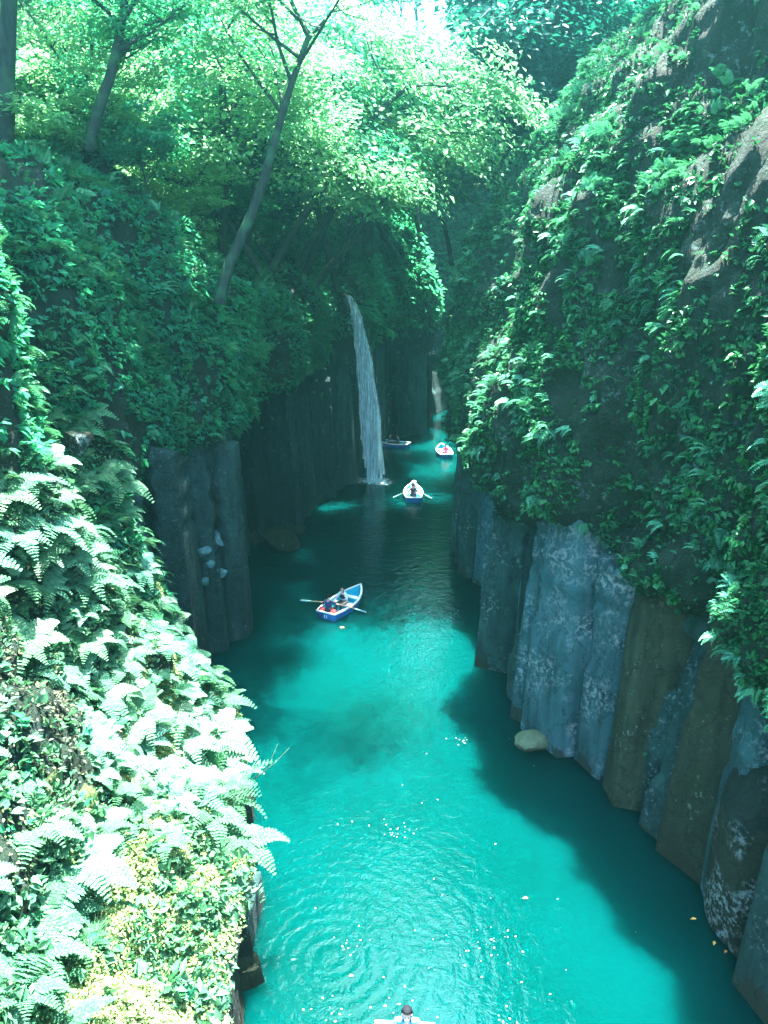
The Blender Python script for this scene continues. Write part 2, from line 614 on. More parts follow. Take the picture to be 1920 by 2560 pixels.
# profile points: bed, waterline, mid, column top, lip, mid cliff, upper cliff, shoulder, top edge, hill, far hill
near_r = pr((-.3, -2), (0, 0), (.15, 3.4), (.7, 6.6), (-.6, 7.7), (-.5, 11.5), (.2, 17), (2.0, 23), (4.6, 29), (18, 37), (50, 54))
mid_r = pr((-.3, -2), (0, 0), (.15, 3.8), (.7, 7.3), (-.7, 8.4), (-.6, 12), (-.1, 16.5), (2.4, 21.5), (6.4, 27), (19, 36), (50, 54))
far_r = pr((-.3, -2), (0, 0), (.1, 3.2), (.4, 6.2), (-.35, 7.2), (-.65, 10.8), (-.6, 14.8), (1.9, 19.2), (6.6, 25.2), (19, 36), (50, 56))
back_r = pr((-.3, -2), (0, 0), (.1, 4), (.3, 8), (-.3, 10), (.2, 13), (1.2, 17), (3.2, 22), (6, 28), (16, 40), (50, 66))
right = loft('cliff', [
    (12.5, -9, near_r), (11, 0, near_r), (10, 7, near_r), (9.0, 12, near_r), (8.6, 14.2, near_r), (8.45, 15.5, near_r), (8.9, 16.6, near_r),
    (8.5, 17.7, near_r), (7.85, 18.9, near_r), (7.5, 21, near_r), (6.9, 22, near_r), (5.7, 23.3, mid_r), (5.4, 24.6, mid_r), (5.5, 25.6, mid_r), (4.8, 26.2, mid_r),
    (4.95, 28, mid_r), (5.6, 31, mid_r), (5.9, 34, mid_r), (5.3, 36.4, far_r), (4.7, 37.6, far_r), (4.25, 40, far_r), (4.1, 42, far_r),
    (4.7, 44.5, far_r), (6.2, 48, far_r), (7.6, 54, back_r), (8.2, 62, back_r), (8.6, 70, back_r), (9.6, 80, back_r), (12, 95, back_r), (16, 120, back_r), (22, 160, back_r)],
    (1, .05), M['rock'], .11, 21, .55, .95)

bank_l = pr((.2, -2), (0, 0), (.1, 1.4), (.25, 2.9), (1.0, 3.25), (2.8, 4.3), (4.9, 7.2), (6.9, 11), (8.6, 17), (18, 24), (45, 40))
bank2_l = pr((.2, -2), (0, 0), (.1, 1.2), (.2, 2.6), (.8, 3.0), (2.2, 4.6), (3.8, 8.2), (4.8, 12), (5.4, 17.5), (16, 24), (45, 40))
gap_l = pr((.2, -2), (0, 0), (.1, 2.4), (.3, 5), (.7, 7.5), (1.0, 11.5), (1.2, 15), (1.9, 18), (4.5, 20), (16, 26), (45, 42))
colm_l = pr((.1, -2), (0, 0), (.1, 4.2), (.25, 8.6), (.1, 9.6), (.1, 12.5), (.3, 15.5), (1.3, 17.6), (4, 19.5), (15, 25), (45, 42))
alc_l = pr((.2, -2), (0, 0), (.2, 4), (.1, 8.2), (-2.6, 9.4), (-3.1, 12), (-2.6, 14.2), (-.4, 16), (3, 18), (15, 24), (45, 44))
alc2_l = pr((.2, -2), (0, 0), (.2, 4), (.1, 9), (-1.1, 10.2), (-1.3, 12), (-1.0, 13.8), (.4, 15.2), (3, 17), (15, 23), (45, 46))
fall_l = pr((.2, -2), (0, 0), (.0, 4), (.0, 9), (.1, 12), (.3, 13.1), (1.2, 13.9), (3, 14.6), (6, 16), (18, 26), (45, 50))
wall_l = pr((.2, -2), (0, 0), (.0, 5), (.0, 9.5), (-.3, 12), (.1, 14.2), (1, 16.2), (2, 18.5), (4.5, 22), (15, 33), (45, 58))
far_l = pr((.2, -2), (0, 0), (.1, 5), (.2, 9.5), (.2, 13), (.8, 16), (2, 20), (4, 23), (8, 27), (20, 33), (55, 50))
end_l = pr((.2, -2), (0, 0), (.8, 4), (1.8, 8), (2.6, 11), (3.6, 14), (5, 17), (7, 20), (10, 24), (22, 33), (55, 50))
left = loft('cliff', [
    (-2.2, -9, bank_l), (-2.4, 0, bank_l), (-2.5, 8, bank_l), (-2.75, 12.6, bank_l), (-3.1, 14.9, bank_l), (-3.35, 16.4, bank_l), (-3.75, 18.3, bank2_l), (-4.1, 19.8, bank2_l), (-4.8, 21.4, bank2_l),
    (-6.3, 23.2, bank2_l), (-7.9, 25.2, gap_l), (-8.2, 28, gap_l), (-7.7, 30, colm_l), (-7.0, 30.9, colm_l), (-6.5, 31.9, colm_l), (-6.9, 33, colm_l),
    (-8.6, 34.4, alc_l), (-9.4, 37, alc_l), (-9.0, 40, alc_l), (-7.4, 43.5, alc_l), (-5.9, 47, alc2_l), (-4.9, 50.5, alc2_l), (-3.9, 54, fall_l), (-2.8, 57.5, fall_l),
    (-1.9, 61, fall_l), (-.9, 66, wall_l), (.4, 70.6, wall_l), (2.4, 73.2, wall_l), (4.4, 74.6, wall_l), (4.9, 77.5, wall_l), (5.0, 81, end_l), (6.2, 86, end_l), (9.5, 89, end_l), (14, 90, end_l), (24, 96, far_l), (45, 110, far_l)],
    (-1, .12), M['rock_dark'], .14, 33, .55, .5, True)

M['rock_olive'] = rock_mat('olive_rock', (.035, .05, .026), (.065, .085, .05), (.26, .38, .34), -.03, (.03, .06, .02), -.1)
M['rock_teal'] = rock_mat('teal_rock', (.035, .12, .125), (.07, .19, .205), (.36, .56, .6), .04, (.03, .06, .03), -.3)
def rock_column(cx, cy, rad, h, seed, mat, lean, squash=1.0):
    r = np.random.default_rng(seed)
    n = int(r.integers(5, 7))
    ang = np.sort((np.arange(n) + r.uniform(-.28, .28, n)) * 2 * math.pi / n + r.uniform(0, 6.28))
    # corners with a narrow chamfer, then points along each face
    rr = rad * r.uniform(.85, 1.12, n)
    C = np.stack([np.cos(ang) * rr, np.sin(ang) * rr * squash], 1)
    ring = []
    for i in range(n):
        a, b_ = C[i], C[(i + 1) % n]
        for t in (.035, .2, .4, .6, .8, .965):
            ring.append(a * (1 - t) + b_ * t)
    ring = np.array(ring)
    m = len(ring)
    zs = np.concatenate([[-1.5], np.arange(-.2, h, .3), [h]])
    brk = r.uniform(.35, .85) * h
    V = []
    for z in zs:
        sc = 1.0 - .018 * z - (.07 if z > brk else 0) + .004 * math.sin(z * 1.3 + seed)
        off = np.array(lean) * z + (np.array([.06, .05]) * r.choice([-1, 1]) if z > brk else 0)
        V.append(np.concatenate([ring * sc + off, np.full((m, 1), z)], 1))
    V = np.concatenate(V)
    tilt = r.uniform(-.3, .3, 2)
    top = V[:, 2] > h - .05
    V[top, 2] += V[top, 0] * tilt[0] + V[top, 1] * tilt[1]
    w_ = V + np.array([cx, cy, 0])
    V[:, :2] *= 1 + (.018 * fbm(w_ * .7 + seed, 3) + .010 * fbm(w_ * 4, 3))[:, None]
    idx = np.arange(len(zs) * m).reshape(len(zs), m)
    nx = np.roll(idx, -1, axis=1)
    F = np.stack([idx[:-1], nx[:-1], nx[1:], idx[1:]], -1).reshape(-1, 4)
    V = np.concatenate([V, [[lean[0] * h, lean[1] * h, h + .1]]])
    T = np.stack([idx[-1], nx[-1], np.full(m, len(V) - 1)], -1)
    me = mesh_np('cliff_column', V, [F, T], mat)
    at = me.attributes.new('column', 'FLOAT', 'POINT')
    at.data.foreach_set('value', np.full(len(V), .35 + .4 * r.random(), dtype=np.float32))
    o = link('cliff_column', me, None, (cx, cy, 0))
    tag(o, kind='structure')

def columns(G, y0, y1, sgn, hlo, hhi, mats, seed, rlo=.7, rhi=1.25):
    r = np.random.default_rng(seed)
    B = G['P'][:, 4]
    kk = 0
    last = None
    nxt = 0
    for i in range(len(B)):
        p = B[i]
        if not (y0 < p[1] < y1):
            continue
        if last is not None and np.linalg.norm(p[:2] - last) < nxt:
            continue
        rad = r.uniform(rlo, rhi)
        last, nxt = p[:2].copy(), rad * r.uniform(1.25, 1.6)
        t = B[min(i + 6, len(B) - 1)] - B[max(i - 6, 0)]
        nr = np.array([t[1], -t[0]])
        nr = nr / (np.linalg.norm(nr) + 1e-9)
        if nr[0] * sgn < 0:
            nr = -nr
        c = p[:2] + nr * rad * r.uniform(.15, .7)
        rock_column(c[0], c[1], rad, r.uniform(hlo, hhi), seed * 100 + kk, M[mats[int(r.integers(0, len(mats)))]], (sgn * r.uniform(.0, .045), r.uniform(-.03, .03)))
        kk += 1
columns(right, 13.5, 27, 1, 7.4, 9.2, ['rock_teal', 'rock', 'rock_olive', 'rock_olive', 'rock_lichen', 'rock'], 5, 1.0, 1.75)
columns(right, 27, 45, 1, 6.8, 8.0, ['rock', 'rock_dark', 'rock_teal', 'rock'], 6, .9, 1.4)
columns(left, 26.5, 34, -1, 8.6, 10.8, ['rock_dark', 'rock', 'rock_dark'], 7, .9, 1.35)
columns(left, 34.2, 60, -1, 7.5, 10.5, ['rock_dark'], 8, .8, 1.5)

# ------------------------------------------------------------------ river
def plane(name, x0, x1, y0, y1, z, mat):
    me = mesh_np(name, [(x0, y0, z), (x1, y0, z), (x1, y1, z), (x0, y1, z)], np.array([[0, 1, 2, 3]]), mat)
    return link(name, me)
tag(plane('water', -60, 90, -40, 185, 0, M['water']), kind='structure')
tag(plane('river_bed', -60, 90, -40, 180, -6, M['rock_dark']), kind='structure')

# ------------------------------------------------------------------ leaf templates and scattering
def leaf_tpl(w=.5, fold=.12, droop=.1):
    return (np.array([(0, 0, 0), (-w / 2, .45, fold), (0, 1, -droop), (w / 2, .45, fold)], float), np.array([(0, 1, 2, 3)]) if fold == 0 else np.array([(0, 2, 1), (0, 3, 2)]))

def frond_tpl(L=1.0, n=11, wid=.33, arch=.25, pw=.09, seed=0):
    r = np.random.default_rng(seed)
    V, F = [], []
    def mid(t):
        return np.array([0, L * t * (1 - .12 * t), arch * L * (1.6 * t - 2.3 * t * t)])
    V += [mid(0) + (-.006, 0, 0), mid(0) + (.006, 0, 0), mid(1)]
    F.append((0, 1, 2))
    for i in range(n):
        t = .14 + .84 * i / (n - 1)
        ln = wid * L * min(1, .45 + t * 2.2) * (1 - t) ** .75 + .03 * L
        for sgn in (-1, 1):
            b = mid(t)
            dirv = np.array([sgn * 1.0, .38, -.12 + r.uniform(-.12, .12)])
            dirv /= np.linalg.norm(dirv)
            nn = np.array([-dirv[1], dirv[0], 0]) * sgn
            k = len(V)
            hw = pw * L * .5 * min(1, ln / (.2 * L) + .35)
            V += [b, b + dirv * ln * .35 + nn * hw, b + dirv * ln, b + dirv * ln * .35 - nn * hw]
            V[-3] = V[-3] + np.array([0, 0, .02 * L])
            F += [(k, k + 1, k + 2), (k, k + 2, k + 3)]
    return np.array(V), np.array(F)

def feather_tpl(L=1.0, n=13, wid=.34, arch=.3, seed=0):
    r = np.random.default_rng(seed)
    V, F = [], []
    def mid(t):
        return np.array([0, L * t * (1 - .12 * t), arch * L * (1.6 * t - 2.3 * t * t)])
    def kite(b, d, nn, ln, hw):
        k = len(V)
        V.extend([b, b + d * ln * .4 + nn * hw, b + d * ln, b + d * ln * .4 - nn * hw])
        F.extend([(k, k + 1, k + 2), (k, k + 2, k + 3)])
    V += [mid(0) + (-.007, 0, 0), mid(0) + (.007, 0, 0), mid(1)]
    F.append((0, 1, 2))
    for i in range(n):
        t = .12 + .86 * i / (n - 1)
        ln = wid * L * min(1, .5 + t * 2.0) * (1 - t) ** .8 + .03 * L
        for sgn in (-1, 1):
            b = mid(t)
            d = np.array([sgn * 1.0, .42, -.1 + r.uniform(-.15, .1)])
            d /= np.linalg.norm(d)
            nn = np.array([-d[1], d[0], 0]) * sgn
            m = max(2, int(ln / (.03 * L)))
            for q in range(m):
                tq = (q + .3) / m
                ll = .075 * L * (1 - tq) ** .6 * min(1, ln / (.2 * L) + .3)
                for s2 in (-1, 1):
                    d2 = d * .55 + nn * s2
                    d2 = d2 / np.linalg.norm(d2) + np.array([0, 0, r.uniform(-.25, .15)])
                    kite(b + d * ln * tq, d2, np.array([-d2[1], d2[0], 0]), ll, .025 * L)
            kite(b + d * ln * .8, d, nn, ln * .25, .01 * L)
    return np.array(V), np.array(F)

def combine(parts):
    V, F, b = [], [], 0
    for v, f in parts:
        V.append(v)
        F.append(f + b)
        b += len(v)
    return np.concatenate(V), np.concatenate(F)

def rot_frames(dirs, ups):
    y = dirs / (np.linalg.norm(dirs, axis=1, keepdims=True) + 1e-9)
    x = np.cross(y, ups)
    x /= np.linalg.norm(x, axis=1, keepdims=True) + 1e-9
    z = np.cross(x, y)
    return np.stack([x, y, z], 2)

def stamp(tpls, pos, Rm, sc, pick):
    Vs, Fs, b = [], [], 0
    for k, (tv, tf) in enumerate(tpls):
        m = pick == k
        if not m.any():
            continue
        p, rm, s = pos[m], Rm[m], sc[m]
        v = np.einsum('nij,vj->nvi', rm, tv) * s[:, None, None] + p[:, None, :]
        f = tf[None] + (np.arange(len(p)) * len(tv))[:, None, None] + b
        Vs.append(v.reshape(-1, 3))
        Fs.append(f.reshape(-1, tf.shape[1]))
        b += len(p) * len(tv)
    return np.concatenate(Vs), np.concatenate(Fs)

def fern_plant_tpl(nf, seed, hang=False):
    r = np.random.default_rng(seed)
    parts = []
    for i in range(nf):
        v, f = feather_tpl(1, 13, r.uniform(.27, .38), r.uniform(.2, .4), seed * 31 + i) if not hang else frond_tpl(1, 12, r.uniform(.27, .38), r.uniform(.2, .4), .085, seed * 31 + i)
        a = (r.uniform(-1.1, 1.1) if hang else 2 * math.pi * (i + r.uniform(-.3, .3)) / nf)
        el = r.uniform(.1, .5) if not hang else r.uniform(-.1, .5)
        Rz = np.array(Matrix.Rotation(a, 3, 'Z'))
        Rx = np.array(Matrix.Rotation(el, 3, 'X'))
        v = (v @ Rx.T) @ Rz.T * r.uniform(.75, 1.1)
        parts.append((v, f))
    return combine(parts)

def sprig_tpl(seed, n=5, spread=.5, lw=.5):
    r = np.random.default_rng(seed)
    parts = []
    for i in range(n):
        v, f = leaf_tpl(r.uniform(lw * .8, lw * 1.25), r.uniform(.05, .2), r.uniform(0, .3))
        d = np.array([[r.normal() * .8, .6 + r.uniform(0, .8), r.normal() * .35]])
        u = np.array([[r.normal() * .3, r.normal() * .3 - .2, 1.0]])
        rm = rot_frames(d, u)[0]
        v = v @ rm.T * r.uniform(.5, .8) + r.normal(size=3) * spread * np.array([.5, .3, .25])
        parts.append((v, f))
    return combine(parts)

SPRIGS = [sprig_tpl(i) for i in range(6)]
HANGFERN = [fern_plant_tpl(3, 50 + i, True) for i in range(4)]
FERNS = [fern_plant_tpl(7 + i % 3, 80 + i) for i in range(5)]

def surf_points(G, n, mask):
    """random points on loft G where mask(P,N,w) gives density weight"""
    P, A = G['P'], G['A']
    C = (P[:-1, :-1] + P[1:, 1:]) / 2
    W = np.broadcast_to(((G['wk'][:-1] + G['wk'][1:]) / 2)[None, :], A.shape)
    wgt = A * mask(C, G['N'], W)
    q = wgt.ravel()
    c = rng.choice(len(q), size=n, p=q / q.sum())
    i, j = np.unravel_index(c, A.shape)
    a, b = rng.random((2, n, 1))
    p = P[i, j] * (1 - a) * (1 - b) + P[i + 1, j] * a * (1 - b) + P[i, j + 1] * (1 - a) * b + P[i + 1, j + 1] * a * b
    return p, G['N'][i, j], W[i, j]

def frust(C, pad=1.0):
    """1 inside (a widened) camera view, small elsewhere; keeps the leaf budget where it can be seen"""
    x, y, z = C[..., 0], C[..., 1], C[..., 2] - CAM_H
    c, s = math.cos(PITCH), math.sin(PITCH)
    dep = y * c - z * s
    up = y * s + z * c
    ok = (dep > .5) & (np.abs(x) < dep * .5 * 1.12 + pad) & (np.abs(up) < dep * .666 * 1.1 + pad)
    return np.where(ok, 1.0, .04)

def foliage(name, G, n, mask, tpls, size, mat, label, cat, fern=False):
    p, N, W = surf_points(G, n, mask)
    t = rng.normal(size=(n, 3))
    dn = np.array([0, 0, -1.0])
    steep = np.clip(1 - np.abs(N[:, 2:3]), 0, 1)
    if fern:
        d = N * .9 + dn * .15 * steep + t * .35 * np.array([1, 1, .5])
        u = np.array([0, 0, 1.0]) + N * .35 + rng.normal(size=(n, 3)) * .2
    else:
        d = N * .7 + dn * .55 * steep + t * .55
        u = np.array([0, 0, .9]) + N * .5 + rng.normal(size=(n, 3)) * .35
    Rm = rot_frames(d, u)
    sz = size[0] + (size[1] - size[0]) * rng.random(n) ** 2
    V, F = stamp(tpls, p + N * .03, Rm, sz, rng.integers(0, len(tpls), n))
    o = link(name, mesh_np(name, V, F, mat))
    return tag(o, label, cat, kind='stuff')

def patchy(C, sc, lo, hi, seed=0):
    f = fbm(C * sc + seed, 3)
    return np.clip((f - lo) / (hi - lo), 0, 1)

foliage('cliff_foliage', left, 900, lambda C, N, W: np.clip((W - 1.3) / .5, 0, 1) * np.clip((3.3 - W) / .3, 0, 1) * patchy(C, .6, .0, .5, 70) * np.where(C[..., 1] < 23, 1, .1) * frust(C), SPRIGS, (.15, .42), M['fern'], 'sprigs hanging down the low rock face at the water edge on the left', 'creepers')
# right cliff cover
def m_right(C, N, W):
    up = np.clip((W - 3.6) / .4, 0, 1) * np.clip((8.2 - W) / .5, 0, 1) * np.where(C[..., 1] < 52, 1, .1)
    dens = patchy(C, .32, -.6, .3, 3) * patchy(C, 1.1, -.7, .35, 9) + .03
    y = C[..., 1]
    bare = np.exp(-((y - 29) / 3.0) ** 2 - ((C[..., 2] - 22.5) / 3.0) ** 2)
    far = 1 + np.clip((y - 26) / 10, 0, 1) * .6
    return up * dens * far * (1 - .35 * bare) * frust(C)
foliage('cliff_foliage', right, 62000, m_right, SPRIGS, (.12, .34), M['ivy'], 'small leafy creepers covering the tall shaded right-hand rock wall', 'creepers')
foliage('cliff_foliage', right, 8000, lambda C, N, W: m_right(C, N, W) * patchy(C, .5, -.2, .5, 40), HANGFERN, (.2, .65), M['cliff_fern'], 'hanging fern fronds sticking out from the shaded right-hand rock wall', 'ferns', True)
foliage('cliff_foliage', right, 900, lambda C, N, W: np.clip((W - 1.2) / .5, 0, 1) * np.clip((3.4 - W) / .3, 0, 1) * patchy(C, .7, .25, .6, 77) * frust(C), SPRIGS, (.15, .4), M['ivy'], 'sparse sprigs growing in cracks of the grey rock columns on the right', 'creepers')

# left cliff cover
def m_left(C, N, W):
    y = C[..., 1]
    up = np.clip((W - 3.5) / .5, 0, 1) * np.clip((8.6 - W) / .8, 0, 1)
    dens = patchy(C, .35, -.7, .3, 21) + .08
    dark = np.exp(-((y - 25.5) / 2.2) ** 2 - ((C[..., 2] - 12) / 3.2) ** 2)
    return up * dens * (1 - .8 * dark) * np.where(((y > 21.5) | (C[..., 2] > 11.2)) & (y < 80), 1, .02) * frust(C)
foliage('cliff_foliage', left, 42000, m_left, SPRIGS, (.18, .5), M['leaf'], 'dense leafy creepers spilling over the rim of the left-hand rock wall', 'creepers')
foliage('cliff_foliage', left, 2400, lambda C, N, W: m_left(C, N, W) * np.where(C[..., 1] < 50, 1, .2), HANGFERN, (.35, .9), M['cliff_fern'], 'fern fronds hanging from the left-hand rock wall around the dark alcove', 'ferns', True)
def m_far(C, N, W):
    return np.clip((W - 3.0) / .5, 0, 1) * np.clip((9.9 - W), 0, 1) * np.where(C[..., 1] > 62, 1, 0.0) * frust(C)
foliage('cliff_foliage', left, 15000, m_far, SPRIGS, (.6, 1.3), M['leaf'], 'undergrowth on the wooded slope behind the waterfall', 'undergrowth')
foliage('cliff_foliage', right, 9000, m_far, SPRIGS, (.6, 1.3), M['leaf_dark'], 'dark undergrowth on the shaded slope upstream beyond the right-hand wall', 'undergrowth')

# foreground bank: low plants, moss and litter
def m_bank(C, N, W):
    return np.clip((W - 2.7) / .3, 0, 1) * np.where(C[..., 1] < 24.5, 1, 0.0) * np.clip((8.2 - W), 0, 1) * np.clip((11.8 - C[..., 2]) / 1.2, 0, 1) * frust(C, 2)
foliage('bank_plants', left, 9000, lambda C, N, W: m_bank(C, N, W) * patchy(C, .8, -.5, .3, 5) * (1 - .95 * dirt(C)), SPRIGS, (.16, .42), M['fern'], 'low leafy plants carpeting the sunlit bank in the left foreground', 'ground cover')
foliage('bank_moss', left, 80000, lambda C, N, W: m_bank(C, N, W) * np.where(W < 5.0, 1, .05) * (1 - .9 * dirt(C)), [leaf_tpl(.6, .15, .2)], (.05, .12), M['moss'], 'yellow-green moss on the sunlit ledge at the lower left', 'moss')
foliage('leaf_litter', left, 1800, lambda C, N, W: m_bank(C, N, W) * (dirt(C) + .06), [leaf_tpl(.5, .1, .1)], (.08, .2), M['litter'], 'dry grey leaf litter on the bare soil beside the ferns', 'leaf litter')

# ------------------------------------------------------------------ ferns on the bank (each a plant of its own)
fern_meshes = [mesh_np('fern', v, f, M['fern']) for v, f in FERNS]
def put_fern(p, s, N, label, group):
    o = link('fern', fern_meshes[random.randrange(len(fern_meshes))], None, p)
    n = Vector(N)
    up = (Vector((0, 0, 1)) * .75 + n * .5).normalized()
    q = up.to_track_quat('Z', 'Y')
    o.rotation_mode = 'QUATERNION'
    from mathutils import Quaternion
    o.rotation_quaternion = q @ Quaternion((0, 0, 1), random.uniform(0, 6.28))
    o.scale = (s, s, s)
    return tag(o, label, 'fern', group)

def spaced(p, N, dmin, nmax):
    keep = []
    for i in range(len(p)):
        if all(np.linalg.norm(p[i] - p[j]) > dmin for j in keep[-400:]):
            keep.append(i)
        if len(keep) >= nmax:
            break
    return p[keep], N[keep]

p, N, W = surf_points(left, 1500, lambda C, N, W: m_bank(C, N, W) * np.clip((W - 3.4 - .8 * (C[..., 1] < 15)) / 1.0, .02, 1) * (frust(C, 1.0) > .5) * (1 - .97 * dirt(C)) * np.where(C[..., 1] - .5 * C[..., 2] < 11.6, .12, 1))
p, N = spaced(p, N, .6, 180)
for a, b in zip(p, N):
    put_fern(a, random.choice([.45, .6, .8, .95, 1.1, 1.25]) * random.uniform(.9, 1.1), b, 'broad pale green fern growing on the sunlit left bank', 'ferns on the sunlit left bank')
p, N, W = surf_points(left, 300, lambda C, N, W: np.where((W > 3.0) & (W < 4.3) & (C[..., 1] < 22.5) & (C[..., 1] > 14.6), 1, 0.0))
p, N = spaced(p, N, .9, 16)
for a, b in zip(p, N):
    put_fern(a, random.uniform(1.1, 1.6), b * 1.5, 'bright fern leaning out over the water from the edge of the left bank', 'ferns along the water edge of the left bank')

# ------------------------------------------------------------------ trees
def tree_mesh(seed, H, leafn, leafs, spread, lean=(0, 0), fork=.45, flat=.4, r0=None):
    rr = random.Random(seed)
    mb = MB()
    tips = []
    r0 = r0 or H * .018
    def branch(p, d, ln, rad, lev):
        n = 6 if lev == 0 else 4
        pts, rads = [p.copy()], [rad]
        q, dd = p.copy(), d.copy()
        for i in range(n):
            dd = (dd + Vector((rr.gauss(0, .10), rr.gauss(0, .10), rr.gauss(0, .07) + (.04 if lev else 0)))).normalized()
            q = q + dd * ln / n
            pts.append(q.copy())
            rads.append(rad * (1 - .75 * (i + 1) / n) if lev else rad * (1 - .6 * (i + 1) / n))
        mb.tube(pts, rads, 7 if lev == 0 else 5 if lev == 1 else 4, 0, False)
        if lev >= 2:
            tips.extend([pts[-1], pts[-2]])
            return
        kids = rr.randint(7, 9) if lev == 0 else rr.randint(4, 6)
        for k in range(kids):
            t = rr.uniform(fork if lev == 0 else .3, 1.0)
            i = min(int(t * n), n - 1)
            b = pts[i].lerp(pts[i + 1], t * n - i)
            az = rr.uniform(0, 6.283)
            el = rr.uniform(.15, .75) if lev == 0 else rr.uniform(-.2, .5)
            nd = (Vector((math.cos(az) * math.cos(el), math.sin(az) * math.cos(el), math.sin(el))) + dd * .25).normalized()
            branch(b, nd, ln * (rr.uniform(.35, .55) * spread if lev == 0 else rr.uniform(.4, .65)), rads[i] * .55, lev + 1)
        tips.append(pts[-1])
    branch(Vector((0, 0, -.6)), Vector((lean[0], lean[1], 1)).normalized(), H * .85, r0, 0)
    trunk = mb.mesh('trunk', M['bark'])
    T = np.array([tuple(t) for t in tips])
    r2 = np.random.default_rng(seed)
    n = leafn
    c = T[r2.integers(0, len(T), n)]
    # most leaves sit on the outer, flat sprays
    p = c + r2.normal(size=(n, 3)) * np.array([1, 1, flat]) * H * .055
    d = r2.normal(size=(n, 3)) * np.array([1, 1, .35])
    d += (p - c) * np.array([1, 1, .2]) / (H * .05) * .5 + np.array([0, 0, -.15])
    u = np.array([0, 0, 1.0]) + r2.normal(size=(n, 3)) * .45
    sz = leafs * r2.uniform(.6, 1.35, n)
    tp = [leaf_tpl(.5, .12, .15), leaf_tpl(.65, .05, .05)]
    V, F = stamp(tp, p, rot_frames(d, u), sz, r2.integers(0, 2, n))
    return trunk, (V, F)

PROTO = {}
def tree_proto(key, leafmat, *a, **k):
    trunk, (V, F) = tree_mesh(*a, **k)
    PROTO[key] = (trunk, mesh_np('crown', V, F, M[leafmat]))

tree_proto('broad_a', 'leaf', 1, 11, 9000, .27, 1.0)
tree_proto('broad_b', 'leaf', 2, 12, 9000, .27, 1.1)
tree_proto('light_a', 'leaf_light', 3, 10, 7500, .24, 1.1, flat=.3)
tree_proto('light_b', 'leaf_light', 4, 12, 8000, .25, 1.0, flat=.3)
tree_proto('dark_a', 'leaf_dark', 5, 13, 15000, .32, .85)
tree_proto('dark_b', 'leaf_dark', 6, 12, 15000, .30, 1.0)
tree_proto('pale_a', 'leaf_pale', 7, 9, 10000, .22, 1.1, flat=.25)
tree_proto('shrub', 'leaf', 8, 4, 4500, .22, 1.3, fork=.15)
tree_proto('shrub_light', 'leaf_light', 9, 4, 4500, .2, 1.3, fork=.15)

def put_tree(key, p, s, label, group=None, rz=None, tilt=(0, 0), name='tree'):
    root = link(name, None, None, p)
    root.rotation_euler = (tilt[0], tilt[1], random.uniform(0, 6.28) if rz is None else rz)  # XYZ order: spin first, then lean
    root.scale = (s, s, s * random.uniform(.9, 1.1))
    tag(root, label, 'tree' if name == 'tree' else 'shrub', group)
    link('trunk', PROTO[key][0], root)
    link('crown', PROTO[key][1], root)
    return root

def hill_points(G, n, dmin, nmax, wlo, whi, cond):
    p, N, W = surf_points(G, n, lambda C, N, W: np.where((W > wlo) & (W < whi), 1.0, 0) * cond(C) * (frust(C * np.array([1, 1, 1]) + np.array([0, 0, 5]), 4) > .5))
    return spaced(p, N, dmin, nmax)[0]

SEED = 4
rng = np.random.default_rng(SEED)
random.seed(SEED)
for a in hill_points(left, 500, 4.2, 18, 7.5, 9.6, lambda C: np.where((C[..., 1] > 32) & (C[..., 1] < 62), 1, 0.0)):
    put_tree(random.choice(['broad_a', 'broad_b', 'light_a', 'light_b', 'broad_a', 'pale_a']), a, random.uniform(.75, 1.2), 'leafy broadleaf tree in the wood above the left-hand rock wall', 'trees above the left-hand wall')
for a in hill_points(left, 500, 2.2, 26, 7.0, 8.4, lambda C: np.where((C[..., 1] > 28) & (C[..., 1] < 62), 1, 0.0)):
    put_tree(random.choice(['shrub', 'shrub_light', 'shrub']), a, random.uniform(.6, 1.1), 'low leafy shrub growing along the rim of the left-hand rock wall', 'shrubs along the left-hand rim', name='shrub')
for a in hill_points(left, 500, 4.6, 24, 6.8, 10, lambda C: np.where((C[..., 1] >= 62) & ((np.abs(C[..., 0] - 8) > 6) | (C[..., 1] > 106)), 1, 0.0)):
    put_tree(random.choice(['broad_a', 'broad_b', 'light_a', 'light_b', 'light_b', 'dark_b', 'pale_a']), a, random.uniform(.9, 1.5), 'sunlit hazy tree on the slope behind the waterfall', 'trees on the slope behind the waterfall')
for a in hill_points(right, 500, 4.0, 30, 6.6, 9.8, lambda C: np.where(C[..., 1] > 44, 1, 0.0)):
    put_tree(random.choice(['dark_a', 'dark_b', 'dark_a', 'broad_b']), a, random.uniform(.9, 1.4), 'dark shaded tree on the slope beyond the right-hand rock wall', 'trees on the shaded slope upstream')

